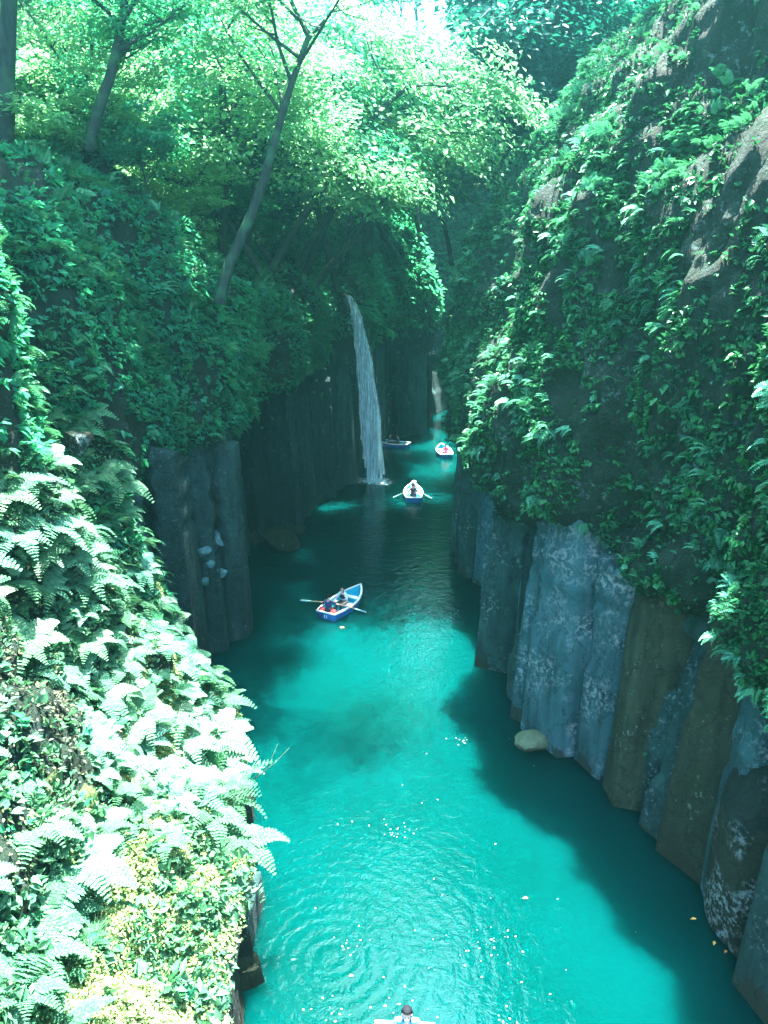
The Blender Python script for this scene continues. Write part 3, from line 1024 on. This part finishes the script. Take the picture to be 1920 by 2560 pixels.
for (x, y, z, sc) in ((8.8, 45, 20, 1.1), (9.0, 50, 18, 1.25), (9.2, 55, 17, 1.3), (9.5, 60, 17, 1.2), (9.8, 65, 17, 1.1)):
    put_tree(random.choice(['dark_a', 'dark_b']), (x, y, z), sc, 'tall dark tree leaning over the narrows from the right-hand side', 'tall trees shading the pool', tilt=(0, -.36 if x < 12 else -.1))
for (x, y, z, sc, tx, ty, kd) in ((-6.2, 46, 16, 1.2, .0, .55, 'broad_a'), (-5.2, 49.5, 16, 1.1, .0, .5, 'broad_b'), (-4.4, 54, 15, 1.2, .0, .5, 'broad_b'), (-3.6, 59.5, 14.5, 1.1, .0, .42, 'broad_a'),
                                  (-3.0, 63, 15, 1.0, .2, .3, 'light_a'), (-1.2, 67, 16, 1.0, .3, .2, 'dark_a'), (1.0, 72, 17, 1.15, .4, .1, 'dark_b'), (3.4, 75.5, 18, 1.1, .35, 0, 'light_b'),
                                  (-3.4, 57.6, 14.6, 1.2, .0, .62, 'dark_a'), (-5.9, 44.3, 16, 1.2, .0, .58, 'light_b'), (-5.0, 51.5, 15.4, 1.25, .0, .6, 'light_b'), (-6.6, 41.0, 16, 1.05, .0, .55, 'light_a')):
    put_tree(kd, (x, y, z), sc, 'leafy tree leaning over the pool from the rim by the waterfall', 'trees on the rim by the waterfall', tilt=(tx, ty))
for (x, y, z, sc) in ((15, 29, 30, .9), (13.5, 37, 28, .9)):  # out-of-view trees added to shade the upper right wall
    put_tree(random.choice(['dark_a', 'broad_b']), (x, y, z), sc, 'unseen leafy tree added on the right-hand crest to shade the rock wall', 'unseen trees added for shade on the right-hand crest')
for (x, y, z, sc) in ((-8.0, 36.2, 16.5, .95), (-7.8, 39, 16.2, 1.0), (-7.4, 43, 16, 1.0)):
    put_tree(random.choice(['broad_a', 'light_b']), (x, y, z), sc, 'leafy tree hanging out over the dark alcove from the left-hand rim', 'trees hanging over the left alcove', tilt=(0, .34))

# the leaning forked tree left of the waterfall, and other trees that stand out
def special(seed, H, lean, leafmat, leafn, leafs, p, label, r0, fork=.6):
    trunk, (V, F) = tree_mesh(seed, H, leafn, leafs, 1.0, lean, fork, .3, r0)
    root = link('tree', None, None, p)
    tag(root, label, 'tree')
    link('trunk', trunk, root)
    link('crown', mesh_np('crown', V, F, M[leafmat]), root)
b = at_y(545, 720, 31.6)
special(41, 12.0, (.40, .1), 'leaf_light', 5500, .2, b, 'tall tree whose dark trunk leans right across the wood and forks near its top', .25, .72)
b = at_y(10, 420, 27)
special(42, 11, (.12, .0), 'leaf', 9000, .22, b, 'tree with a thick dark trunk at the top left corner', .36, .5)
b = at_y(215, 330, 30)
special(43, 9, (.2, .1), 'leaf', 7000, .2, b, 'tree with many crooked bare branches in the upper left', .22, .2)
b = at_y(560, 640, 43)
special(44, 11, (-.04, .0), 'leaf', 8000, .22, b, 'slim tree with a straight dark trunk beside the leaning trunk', .2, .6)
b = at_y(920, 620, 66)
special(45, 13, (.02, .0), 'leaf_dark', 8000, .28, b, 'dark straight tree standing directly above the waterfall', .5, .55)
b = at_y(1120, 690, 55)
special(46, 8.5, (-.25, -.1), 'leaf_pale', 9000, .22, at_y(1130, 640, 53), 'pale leafy tree overhanging the river to the right of the waterfall', .16, .2)

# ------------------------------------------------------------------ waterfall
def waterfall():
    root = link('waterfall', None, None, (0, 0, 0))
    tag(root, 'thin white waterfall dropping from the left-hand rim into the shaded pool', 'waterfall')
    top, bot = at_y(868, 738, 57.2), at_z(930, 1203)
    def path(t, dx, dy, zz=1.0):
        x = top.x + (bot.x - top.x) * (1 - (1 - t) ** 1.7) + dx
        y = top.y + (bot.y - top.y) * t + dy
        z = top.z - (top.z) * (t ** 1.45 if t < 1 else 1)
        return Vector((x, y, z))
    r = random.Random(3)
    mb = MB()
    for i in range(90):
        a, b_ = r.gauss(0, .22), r.gauss(0, .16)
        t0 = 0 if i < 16 else r.uniform(0, .35)
        t1 = r.uniform(.8, 1) if i > 8 else 1.0
        n = 22
        pts = [path(t0 + (t1 - t0) * k / n, a * (.25 + 1.3 * (t0 + (t1 - t0) * k / n) ** .8) + .05 * math.sin(k * .9 + i), b_ * (.3 + (t0 + (t1 - t0) * k / n))) for k in range(n + 1)]
        rad = [.018 + .03 * r.random() + .05 * k / n for k in range(n + 1)]
        mb.tube(pts, rad, 5, 0, False)
    mb.build('stream', M['fall'], root)
    mb = MB()
    for i in range(2400):
        t = r.random() ** .75
        p = path(t, r.gauss(.35 * t, .14 + .45 * t), r.gauss(0, .3 + .4 * t))
        s = r.uniform(.004, .013)
        ln = r.uniform(.2, .9)
        mb.tube([p, p + Vector((r.gauss(0, .02), 0, -ln * .5)), p + Vector((0, 0, -ln))], [s * .3, s, s * .2], 4, 0, False)
    sp = mb.build('spray', M['spray'], root)
    sp['kind'] = 'stuff'
    n = 26
    V = [(0, 0, 0)] + [(math.cos(2 * math.pi * i / n) * 2.4, math.sin(2 * math.pi * i / n) * 1.1, 0) for i in range(n)]
    me = bpy.data.meshes.new('foam')
    me.from_pydata(V, [], [(0, 1 + i, 1 + (i + 1) % n) for i in range(n)])
    me.materials.append(M['foam'])
    fo = link('foam', me, None, (bot.x + .3, bot.y, .012))
    tag(fo, 'white foam spreading on the water where the waterfall lands', 'foam', kind='stuff')
waterfall()

# ------------------------------------------------------------------ people
def skin_obj(verts, edges, radii, mat, root=0, lev=2):
    me = bpy.data.meshes.new('tmp')
    me.from_pydata([tuple(v) for v in verts], edges, [])
    o = bpy.data.objects.new('tmp', me)
    COL.objects.link(o)
    sk = o.modifiers.new('skin', 'SKIN')
    ss = o.modifiers.new('sub', 'SUBSURF')
    ss.levels = lev
    ss.render_levels = lev
    lay = me.skin_vertices[0].data
    for i, rd in enumerate(radii):
        rd = rd if isinstance(rd, tuple) else (rd, rd)
        lay[i].radius = rd
        lay[i].use_root = (i == root)
    dg = bpy.context.evaluated_depsgraph_get()
    dg.update()
    ev = bpy.data.meshes.new_from_object(o.evaluated_get(dg))
    bpy.data.objects.remove(o)
    bpy.data.meshes.remove(me)
    ev.materials.clear()
    ev.materials.append(mat)
    ev.polygons.foreach_set('use_smooth', [True] * len(ev.polygons))
    return ev

def person(loc, rz, label, top='navy', trousers='black', hairlong=False, hands=None, lean=.05, tilt=0.0, vest=None, hat=None, group=None, legs=True):
    """seated figure; local +Y is where it faces, origin on the seat"""
    hands = hands or ((-.26, .42, .26), (.26, .42, .26))
    V, E, Rd = [], [], []
    def add(p, r, par=None):
        V.append(Vector(p))
        Rd.append(r)
        if par is not None:
            E.append((par, len(V) - 1))
        return len(V) - 1
    L = lean
    pel = add((0, 0, .10), (.15, .10))
    wai = add((0, L * .4, .28), (.125, .09), pel)
    che = add((0, L, .46), (.15, .10), wai)
    ncb = add((0, L * 1.2, .585), (.06, .055), che)
    nck = add((0, L * 1.35, .645), (.05, .05), ncb)
    hy = L * 1.6 + .02
    hd0 = add((0, hy + .01, .70), (.062, .07), nck)
    hd1 = add((0, hy, .77), (.076, .092), hd0)
    hd2 = add((0, hy - .01, .845), (.066, .08), hd1)
    arms = []
    for sg, h in ((-1, hands[0]), (1, hands[1])):
        sh = add((sg * .175, L * 1.05, .535), .052, che)
        hv = Vector(h)
        s = V[sh]
        mid = (s + hv) / 2
        dv = hv - s
        need = max(0.0, (.56 ** 2 - dv.length ** 2)) ** .5 / 2
        el = mid + Vector((sg * .45, -.25, -.85)).normalized() * need
        e = add(el, .04, sh)
        wr = add(hv + (el - hv).normalized() * .09, .028, e)
        pm = add(hv, (.03, .02), wr)
        fd = (hv - el).normalized()
        sd_ = fd.cross(Vector((0, 0, 1))).normalized()
        dn = sd_.cross(fd)
        dn = dn if dn.z < 0 else -dn
        for q, (lt, ln) in enumerate(((-.03, .065), (-.01, .075), (.01, .07), (.028, .055))):
            f1 = add(hv + fd * .035 + sd_ * lt, .009, pm)
            f2 = add(hv + fd * (.03 + ln * .7) + sd_ * lt * 1.1 + dn * .015, .008, f1)
            add(hv + fd * (.02 + ln * .7) + sd_ * lt * 1.1 + dn * .05, .007, f2)
        t1 = add(hv - fd * .01 + sd_ * (-.04 * sg) + dn * .012, .010, pm)
        add(hv + fd * .035 + sd_ * (-.05 * sg) + dn * .035, .008, t1)
        arms.append((sh, e, wr))
    lg = []
    for sg in (-1, 1):
        hp = add((sg * .09, .03, .08), .085, pel)
        kn = add((sg * .13, .42, .13), .06, hp)
        an = add((sg * .13, .55, -.22), .04, kn)
        to = add((sg * .14, .70, -.25), .032, an)
        lg.append((hp, kn, an, to))
    body = link('person', skin_obj(V, E, Rd, M['skin']), None, loc)
    body.rotation_euler = (tilt, 0, rz)
    tag(body, label, 'person', group)
    # face
    def feature(nm, c, r_, m):
        mb = MB()
        mb.ball(c, r_, 8, 6)
        mb.build(nm, M[m], body)
    feature('nose', (0, hy + .092, .765), (.012, .02, .022), 'skin')
    for sg in (-1, 1):
        feature('eye', (sg * .031, hy + .078, .79), (.013, .008, .008), 'hair')
        feature('ear', (sg * .078, hy, .77), (.012, .022, .03), 'skin')
    feature('mouth', (0, hy + .078, .722), (.024, .010, .007), 'lips')
    # hair
    mb = MB()
    def hf(p):
        q = p.copy()
        if hairlong:
            if q.y > .25 and q.z < .45:
                q.y = .25 - .25 * abs(q.x)
            if q.z < -.1:
                q.z = -.1 + (q.z + .1) * 2.6
                q.y = min(q.y, .35) - .1
        else:
            if q.y > .1 and q.z < .4:
                q.y = .1
                q.z = max(q.z, .1)
            q.z = max(q.z, -.45)
        return q
    mb.ball((0, hy - .015, .80), (.098, .118, .105), 18, 14, 0, hf)
    mb.build('hair', M['hair'], body)
    if hat:
        mb = MB()
        mb.ball((0, hy - .01, .86), (.10, .115, .075), 16, 8, 0)
        mb.ball((0, hy - .01, .845), (.19, .2, .012), 18, 5, 0)
        mb.build('hat', M[hat], body)
    # shirt with short sleeves
    sv, se, sr = [], [], []
    def sa(i, r, par=None, p=None):
        sv.append(V[i] if p is None else p)
        sr.append(r)
        if par is not None:
            se.append((par, len(sv) - 1))
        return len(sv) - 1
    a0 = sa(pel, (.165, .115))
    a1 = sa(wai, (.145, .108), a0)
    a2 = sa(che, (.168, .118), a1)
    sa(ncb, (.07, .062), a2)
    for sh, e, wr in arms:
        b0 = sa(sh, .066, a2)
        sa(e, .052, b0, V[sh].lerp(V[e], .85))
    link('shirt', skin_obj(sv, se, sr, M[top]), body)
    sv, se, sr = [], [], []
    a0 = sa(pel, (.16, .11))
    for hp, kn, an, to in lg:
        b0 = sa(hp, .098, a0)
        b1 = sa(kn, .073, b0)
        b2 = sa(an, .052, b1)
        sa(to, .045, b2)
    link('trousers', skin_obj(sv, se, sr, M[trousers]), body)
    if vest:
        sv, se, sr = [], [], []
        a0 = sa(wai, (.175, .135), None, V[wai] + Vector((0, 0, -.06)))
        a1 = sa(che, (.19, .14), a0)
        sa(che, (.12, .10), a1, V[che] + Vector((0, 0, .07)))
        link('life_vest', skin_obj(sv, se, sr, M[vest]), body)
    return body

# ------------------------------------------------------------------ boats
BL, BW, TW = 3.25, .66, .5
def bw(t):
    if t < .42:
        q = t / .42
        return TW + (BW - TW) * math.sin(q * math.pi / 2)
    q = (t - .42) / .58
    return BW * (1 - q ** 2.3) + .012
def bz(t):
    return .40 + .04 * (1 - t) ** 2 + .26 * max(0, (t - .35) / .65) ** 2

def boat_meshes():
    n, m = 22, 9
    def shell(inset, floor, depth):
        V = []
        for i in range(n + 1):
            t = i / n
            w_ = max(bw(t) - inset, .004)
            y = t * BL if not inset else inset + t * (BL - 2.2 * inset)
            top = bz(t) - (0 if not inset else .012)
            keel = -depth * (1 - max(0, (t - .6) / .4) ** 2 * .8)
            for k in range(-m, m + 1):
                a = k / m
                x = w_ * (1 - (1 - abs(a)) ** 2.6) ** .62 * (1 if a > 0 else -1) if a else 0
                z = keel + (top - keel) * abs(a) ** 1.8
                if floor is not None:
                    z = max(z, floor)
                V.append((x, y, z))
        W = 2 * m + 1
        F = [(i * W + k, i * W + k + 1, (i + 1) * W + k + 1, (i + 1) * W + k) for i in range(n) for k in range(W - 1)]
        F.append(tuple(range(W - 1, -1, -1)))
        return V, F
    out = {}
    mb = MB()
    mb.add(*shell(0, None, .16))
    out['hull'] = mb.mesh('hull', M['hull_blue'])
    mb = MB()
    V, F = shell(.035, .07, .12)
    mb.add(V, [f[::-1] for f in F])
    out['lining'] = mb.mesh('lining', M['boat_cyan'])
    mb = MB()
    L_ = [(-bw(i / n), i / n * BL, bz(i / n)) for i in range(n + 1)]
    R_ = [(bw(i / n), i / n * BL, bz(i / n)) for i in range(n + 1)]
    ring = L_ + R_[::-1] + [L_[0]]
    V, F = [], []
    # flat wide rim with rounded outer side
    for (x, y, z) in ring:
        c = Vector((0, BL * .42, 0))
        d = (Vector((x, y, 0)) - c)
        d = Vector((d.x / max(.1, abs(d.x) + .3), d.y / BL * .8, 0)).normalized()
        for o_, zz in ((.035, -.05), (.035, .012), (.018, .024), (-.06, .022), (-.06, -.02)):
            V.append(Vector((x, y, z + zz)) + d * o_)
    for i in range(len(ring) - 1):
        for k in range(5):
            k2 = (k + 1) % 5
            F.append((i * 5 + k, i * 5 + k2, i * 5 + 5 + k2, i * 5 + 5 + k))
    mb.add(V, F)
    out['gunwale'] = mb.mesh('gunwale', M['boat_white'], False)
    seats = []
    for t0, t1, z in ((.02, .16, .28), (.44, .54, .27), (.68, .77, .32)):
        mb = MB()
        pts = [(-bw(t0) + .07, t0 * BL + .05), (bw(t0) - .07, t0 * BL + .05), (bw(t1) - .07, t1 * BL), (-bw(t1) + .07, t1 * BL)]
        V = [(x, y, z) for x, y in pts] + [(x, y, z - .05) for x, y in pts]
        mb.add(V, [(0, 1, 2, 3), (7, 6, 5, 4)] + [(i, i + 4, (i + 1) % 4 + 4, (i + 1) % 4) for i in range(4)])
        seats.append(mb.mesh('thwart', M['boat_white'], False))
    out['seats'] = seats
    mb = MB()
    for dx in (-.055, .055):
        mb.box((dx, -.012, .22), (.016, .006, .085))
        mb.box((dx - .02, -.012, .285), (.012, .006, .012))
    out['number'] = mb.mesh('number', M['boat_white'], False)
    mb = MB()
    for sg in (-1, 1):
        x = sg * bw(.36)
        mb.tube([(x, .36 * BL, bz(.36) + .02), (x, .36 * BL, bz(.36) + .07)], .012, 6)
        for q in (-1, 1):
            mb.tube([(x, .36 * BL, bz(.36) + .07), (x, .36 * BL + q * .035, bz(.36) + .085), (x, .36 * BL + q * .035, bz(.36) + .13)], .008, 5)
    out['oarlocks'] = mb.mesh('oarlocks', M['black'])
    return out
BM = boat_meshes()

def boat(stern, rz, label, number=False, z=-.06):
    root = link('rowing_boat', None, None, (stern[0], stern[1], z))
    root.rotation_euler = (0, 0, rz)
    tag(root, label, 'boat', 'rowing boats on the river')
    for k in ('hull', 'lining', 'gunwale', 'oarlocks'):
        link(k, BM[k], root)
    for s in BM['seats']:
        link('thwart', s, root)
    if number:
        link('number', BM['number'], root)
    return root

def in_boat(root, p):
    c, s = math.cos(root.rotation_euler[2]), math.sin(root.rotation_euler[2])
    return Vector((root.location.x + c * p[0] - s * p[1], root.location.y + s * p[0] + c * p[1], root.location.z + p[2]))

def oar(hand, tip, label, blade_up=(0, 0, 1)):
    hand, tip = Vector(hand), Vector(tip)
    d = (tip - hand).normalized()
    root = link('oar', None, None, hand)
    tag(root, label, 'oar', 'oars of the rowing boats')
    mb = MB()
    bl = .62
    e = (tip - hand).length
    mb.tube([Vector((0, 0, 0)), d * .14, d * .16, d * (e - bl)], [.018, .018, .024, .022], 7)
    mb.build('shaft', M['oar_wood'], root)
    mb = MB()
    side = d.cross(Vector(blade_up)).normalized()
    nn = d.cross(side)
    V, F = [], []
    for t, w_ in ((-.06, .022), (.1, .05), (.3, .085), (.9, .095), (1.0, .08)):
        c = d * (e - bl + bl * t)
        for a, b_ in ((-1, 0), (0, 1), (1, 0), (0, -1)):
            V.append(c + side * w_ * a + nn * .012 * b_)
    for i in range(4):
        for k in range(4):
            F.append((i * 4 + k, i * 4 + (k + 1) % 4, i * 4 + 4 + (k + 1) % 4, i * 4 + 4 + k))
    F += [(3, 2, 1, 0), (16, 17, 18, 19)]
    mb.add(V, F)
    mb.build('blade', M['oar_blade'], root)
    return root

# main boat
st = at_z(814, 1530, .40)
rz1 = -math.atan2(1.55, 2.8)
b1 = boat(st, rz1, 'blue and white rowing boat in midstream carrying a couple, bow pointing upstream', True)
hL, hR = in_boat(b1, (-.52, .62, .60)), in_boat(b1, (.42, .78, .60))
tL, tR = at_z(752, 1500, .35), at_z(916, 1530, .03)
def loc_hand(h, loc, rz):
    d = Vector(h) - Vector(loc)
    c, s = math.cos(-rz), math.sin(-rz)
    return (d.x * c - d.y * s, d.x * s + d.y * c, d.z)
pm = in_boat(b1, (-.08, .33, .30))
person(pm, rz1, 'person in a navy top seen from behind, rowing the blue boat in midstream', 'navy', 'black', False, (loc_hand(hL, pm, rz1), loc_hand(hR, pm, rz1)), .06)
pw_ = in_boat(b1, (0, 1.62, .28))
person(pw_, rz1 + math.pi, 'person with long black hair and dark vest facing the rower in the midstream boat', 'pale_cloth', 'black', True, ((-.25, .35, .2), (.28, .45, .22)), .08, vest='black')
oar(hL, tL, 'oar with pale blue blade lifted above the water left of the midstream boat')
oar(hR, tR, 'wooden oar dipping into the water right of the midstream boat')
def cushion(p, label):
    mb = MB()
    mb.ball((0, 0, .11), (.17, .14, .12), 14, 9, 0, lambda q: Vector((q.x * (1 + .2 * q.z), q.y, q.z if q.z > -.6 else -.6)))
    mb.tube([(-.13, .0, .16), (-.05, .07, .23), (.06, .05, .21), (.13, -.02, .15)], .035, 7)
    o = mb.build('life_vest', M['red'], None)
    o.location = p
    tag(o, label, 'life vest')
cushion(in_boat(b1, (-.36, .22, .29)), 'red life vest lying left of the rower in navy')
cushion(in_boat(b1, (.30, .24, .29)), 'red life vest lying right of the rower in navy')

# boat by the waterfall
st = at_z(1034, 1243, .40)
b2 = boat(st, -.02, 'white rimmed rowing boat just right of the foot of the waterfall')
p2 = in_boat(b2, (-.05, .75, .30))
h2 = [in_boat(b2, (-.34, 1.05, .62)), in_boat(b2, (.34, 1.05, .62))]
person(p2, 0, 'person in dark clothes rowing the boat at the foot of the waterfall', 'black', 'black', False, tuple(loc_hand(h, p2, 0) for h in h2), .06)
p3 = in_boat(b2, (.05, 1.75, .28))
person(p3, math.pi, 'person in a white hat facing the rower near the foot of the waterfall', 'pale_cloth', 'navy', False, None, .05, hat='hat_white')
oar(h2[0], at_z(983, 1243, .02), 'wooden oar reaching left from the boat at the foot of the waterfall')
oar(h2[1], at_z(1080, 1246, .02), 'wooden oar reaching right from the boat at the foot of the waterfall')

# far boat with the red vest
st = at_z(1117, 1135, .40)
b3 = boat((st.x, st.y), .08, 'small rowing boat beside the right-hand wall far upstream')
p4 = in_boat(b3, (0, .55, .30))
person(p4, .08, 'person in a bright red life vest in the far boat by the right-hand wall', 'pink', 'black', False, None, .05, vest='pink')

# far dark boat
st = at_z(1022, 1108, .40)
b4 = boat((st.x, st.y), 1.2, 'dim rowing boat in deep shade against the rock behind the waterfall')
for yy, f, lb in ((1.0, 0, 'dim figure rowing the boat in deep shade behind the waterfall'), (1.9, math.pi, 'dim passenger in the shaded boat behind the waterfall')):
    person(in_boat(b4, (0, yy, .3)), 1.2 + f, lb, 'navy', 'black')

# near boat cut by the lower edge
st = at_z(1012, 2554, .5)
b5 = boat((st.x, st.y), math.pi - .05, 'rowing boat cut off by the bottom edge, only the white rim of its stern showing')
b5.scale = (1.2, 1.2, 1.2)
o = person(in_boat(b5, (-.05, .22, .38)), math.pi - .05, 'person with long black hair and blue top sitting at the bottom edge', 'blue_cloth', 'black', True, None, .08)
o.scale = (1.25, 1.25, 1.15)

# ------------------------------------------------------------------ rocks
M['pale_stone'] = flat_mat('pale_stone', (.055, .125, .13), .85, .15, .6, 5.0)
M['ledge_stone'] = flat_mat('ledge_stone', (.09, .12, .075), .85, .15, .6, 4.0)
def rock(name, loc, size, seed, mat, label, rz=0.0, cut=.25, cat='rock', sub=5):
    import bmesh
    bm = bmesh.new()
    bmesh.ops.create_icosphere(bm, subdivisions=sub, radius=1)
    P = np.array([v.co[:] for v in bm.verts])
    rr = np.random.default_rng(seed)
    for k in range(9):
        d = rr.normal(size=3)
        d /= np.linalg.norm(d)
        h = rr.uniform(.45, .85)
        ex = P @ d - h
        P = P - np.clip(ex, 0, None)[:, None] * d * .85
    P = P * (1 + .12 * fbm(P * 1.4 + seed, 4)[:, None] + .03 * fbm(P * 5 + seed, 3)[:, None])
    for v, q in zip(bm.verts, P):
        v.co = q * np.array(size)
    me = bpy.data.meshes.new(name)
    bm.to_mesh(me)
    bm.free()
    me.materials.append(M[mat])
    o = link(name, me, None, loc)
    o.rotation_euler = (0, 0, rz)
    return tag(o, label, cat)

def on_column(u, v, y):
    d = Vector(ray(u, v)).normalized()
    best = None
    for o in COL.objects:
        if o.name.startswith('cliff_column'):
            ok, h, n_, i_ = o.ray_cast(Vector((0, 0, CAM_H)) - o.location, d)
            if ok:
                h = h + o.location
                if best is None or h.y < best.y:
                    best = h
    return best + d * .16 if best is not None else at_y(u, v, y)
rock('rock', (8.85, 15.0, 1.9), (1.0, 1.25, 4.4), 4, 'rock_lichen', 'tall lichen-spotted grey rock column at the lower right edge', .2)
q = at_z(1322, 1868)
rock('rock', q + Vector((.1, .1, .15)), (.85, .6, .42), 8, 'ledge_stone', 'pale flat rock ledge jutting just above the water at the foot of the right-hand columns', .5)
q = at_z(702, 1370)
rock('boulder', q + Vector((0, 0, .3)), (1.1, .9, 1.1), 9, 'rock_dark', 'round dark boulder half out of the water in the left alcove', .3)
q = at_z(745, 1330)
rock('boulder', q + Vector((0, 0, .05)), (.8, .5, .35), 12, 'rock_dark', 'flat dark stone in the water right of the round boulder', .9)
for (u, v, y, s, lb) in ((505, 1375, 30.6, .42, 'uppermost pale stone wedged on the left-hand rock columns'), (530, 1405, 30.8, .36, 'small pale stone lying between two larger ones on the left-hand columns'),
                         (545, 1345, 31.4, .55, 'pale blue-grey stone perched highest and farthest right on the left-hand columns'), (512, 1455, 30.3, .40, 'lowest rounded stone on the left-hand rock columns'),
                         (552, 1432, 31.2, .32, 'small bright stone catching sun on the edge of the left-hand columns')):
    rock('rock', on_column(u, v, y), (s, s * .9, s * .7), int(u), 'pale_stone', lb, u * .1, sub=4)
rock('rock', at_y(195, 1105, 22), (.6, .5, .5), 77, 'rock_lichen', 'rounded blue-grey stone in the dark hollow above the left ferns', .4)

# dead twig and long grass on the bank
mb = MB()
a = at_z(612, 1965, 2.6)
mb.tube([a, a + Vector((.35, .25, .15)), a + Vector((.75, .6, .3)), a + Vector((1.1, 1.0, .5))], [.022, .018, .013, .006], 5)
mb.tube([a + Vector((.55, .43, .22)), a + Vector((.7, .75, .5)), a + Vector((.78, 1.0, .62))], [.012, .009, .004], 5)
tag(mb.build('twig', M['bark']), 'bare dead twig sticking out over the water from the left bank', 'twig')

def grass_tuft(p, s, label):
    r = random.Random(int(p.x * 100))
    mb = MB()
    for i in range(110):
        az = r.uniform(0, 6.283)
        ln = s * r.uniform(.6, 1.1)
        out = r.uniform(.25, .9)
        pts = []
        for k in range(6):
            t = k / 5
            pts.append(Vector((math.cos(az) * out * t * ln, math.sin(az) * out * t * ln, ln * (t * .9 - .75 * out * t * t))) + Vector((r.gauss(0, .01), r.gauss(0, .01), 0)))
        sd_ = Vector((-math.sin(az), math.cos(az), 0)) * .012
        V, F = [], []
        for k, q in enumerate(pts):
            w_ = (1 - k / 5.2)
            V += [q - sd_ * w_, q + sd_ * w_]
        F = [(2 * k, 2 * k + 1, 2 * k + 3, 2 * k + 2) for k in range(5)]
        mb.add(V, F)
    o = mb.build('grass_tuft', M['fern'])
    o.location = p
    tag(o, label, 'grass tuft')
def on_bank(p):
    Q = left['P'][:, 52:95].reshape(-1, 3)
    k_ = np.argmin((Q[:, 0] - p.x) ** 2 + (Q[:, 1] - p.y) ** 2)
    return Vector((p.x, p.y, Q[k_, 2] + .02))
grass_tuft(on_bank(at_z(235, 2405, 3.7)), .9, 'large tuft of long arching grass blades on the sunlit ledge at lower left')
grass_tuft(on_bank(at_z(190, 2290, 4.0)), .75, 'smaller pale tuft of long grass behind the large one at lower left')

# floating leaves and flecks
lv = leaf_tpl(.55, .1, .1)
for (u, v, s, lb) in ((1742, 2297, .17, 'largest orange leaf floating near the lower right wall'), (1787, 2352, .15, 'curled orange leaf floating between other bits near the lower right wall'),
                      (1818, 2376, .12, 'small pale leaf floating closest to the lower right wall'), (1321, 2245, .16, 'lone pale leaf floating on open turquoise water'), (1212, 1660, .13, 'tiny orange leaf floating beside the right-hand shadow edge'),
                      (862, 1570, .3, 'pale leaf scrap floating below the midstream boat'), (872, 2440, .12, 'orange leaf floating inside the ripple rings')):
    me = mesh_np('leaf', np.array(lv[0]) * s, lv[1], M['orange_leaf'])
    o = link('leaf', me, None, at_z(u, v, .02))
    o.rotation_euler = (0, 0, u)
    tag(o, lb, 'leaf')
n = 150
cl = [at_z(u, v) for u, v in ((870, 2370), (1240, 2340), (1190, 2380), (1000, 2505), (1250, 2555), (840, 2540), (980, 2075), (1010, 2080), (1790, 2375), (1150, 1850))]
ctr = np.array([tuple(cl[i % len(cl)]) for i in range(n)])
wide = (np.arange(n) % 3 == 0)
p = ctr + rng.normal(size=(n, 3)) * np.where(wide, 1.6, .28)[:, None] * np.array([1, .7, 0])
p[:, 2] = .015
p = p[(p[:, 0] < 6.5) & (p[:, 0] > -2.4)]
n = len(p)
d = rng.normal(size=(n, 3)) * np.array([1, 1, 0])
V, F = stamp([leaf_tpl(.6, .08, .0)], p, rot_frames(d, np.tile([0, 0, 1.0], (n, 1))), rng.uniform(.02, .07, n), np.zeros(n, int))
tag(link('floating_debris', mesh_np('floating_debris', V, F, M['fleck'])), 'pale flecks and petals floating in small rafts on the turquoise water', 'debris', kind='stuff')

# ------------------------------------------------------------------ air
k = NT('haze')
pv = k.n('ShaderNodeVolumePrincipled')
pv.inputs['Color'].default_value = (.22, .95, .92, 1)
pv.inputs['Density'].default_value = .0015
pv.inputs['Anisotropy'].default_value = .85
k.t.links.new(pv.outputs[0], k.out.inputs['Volume'])
X0, X1, Y0, Y1, Z0, Z1 = -75, 110, -45, 190, -8, 95
me = mesh_np('haze', [(x, y, z) for x in (X0, X1) for y in (Y0, Y1) for z in (Z0, Z1)],
             np.array([(0, 1, 3, 2), (4, 6, 7, 5), (0, 4, 5, 1), (2, 3, 7, 6), (0, 2, 6, 4), (1, 5, 7, 3)]), k.mat)
tag(link('haze', me), 'thin bright bluish haze filling the gorge', 'haze', kind='stuff')
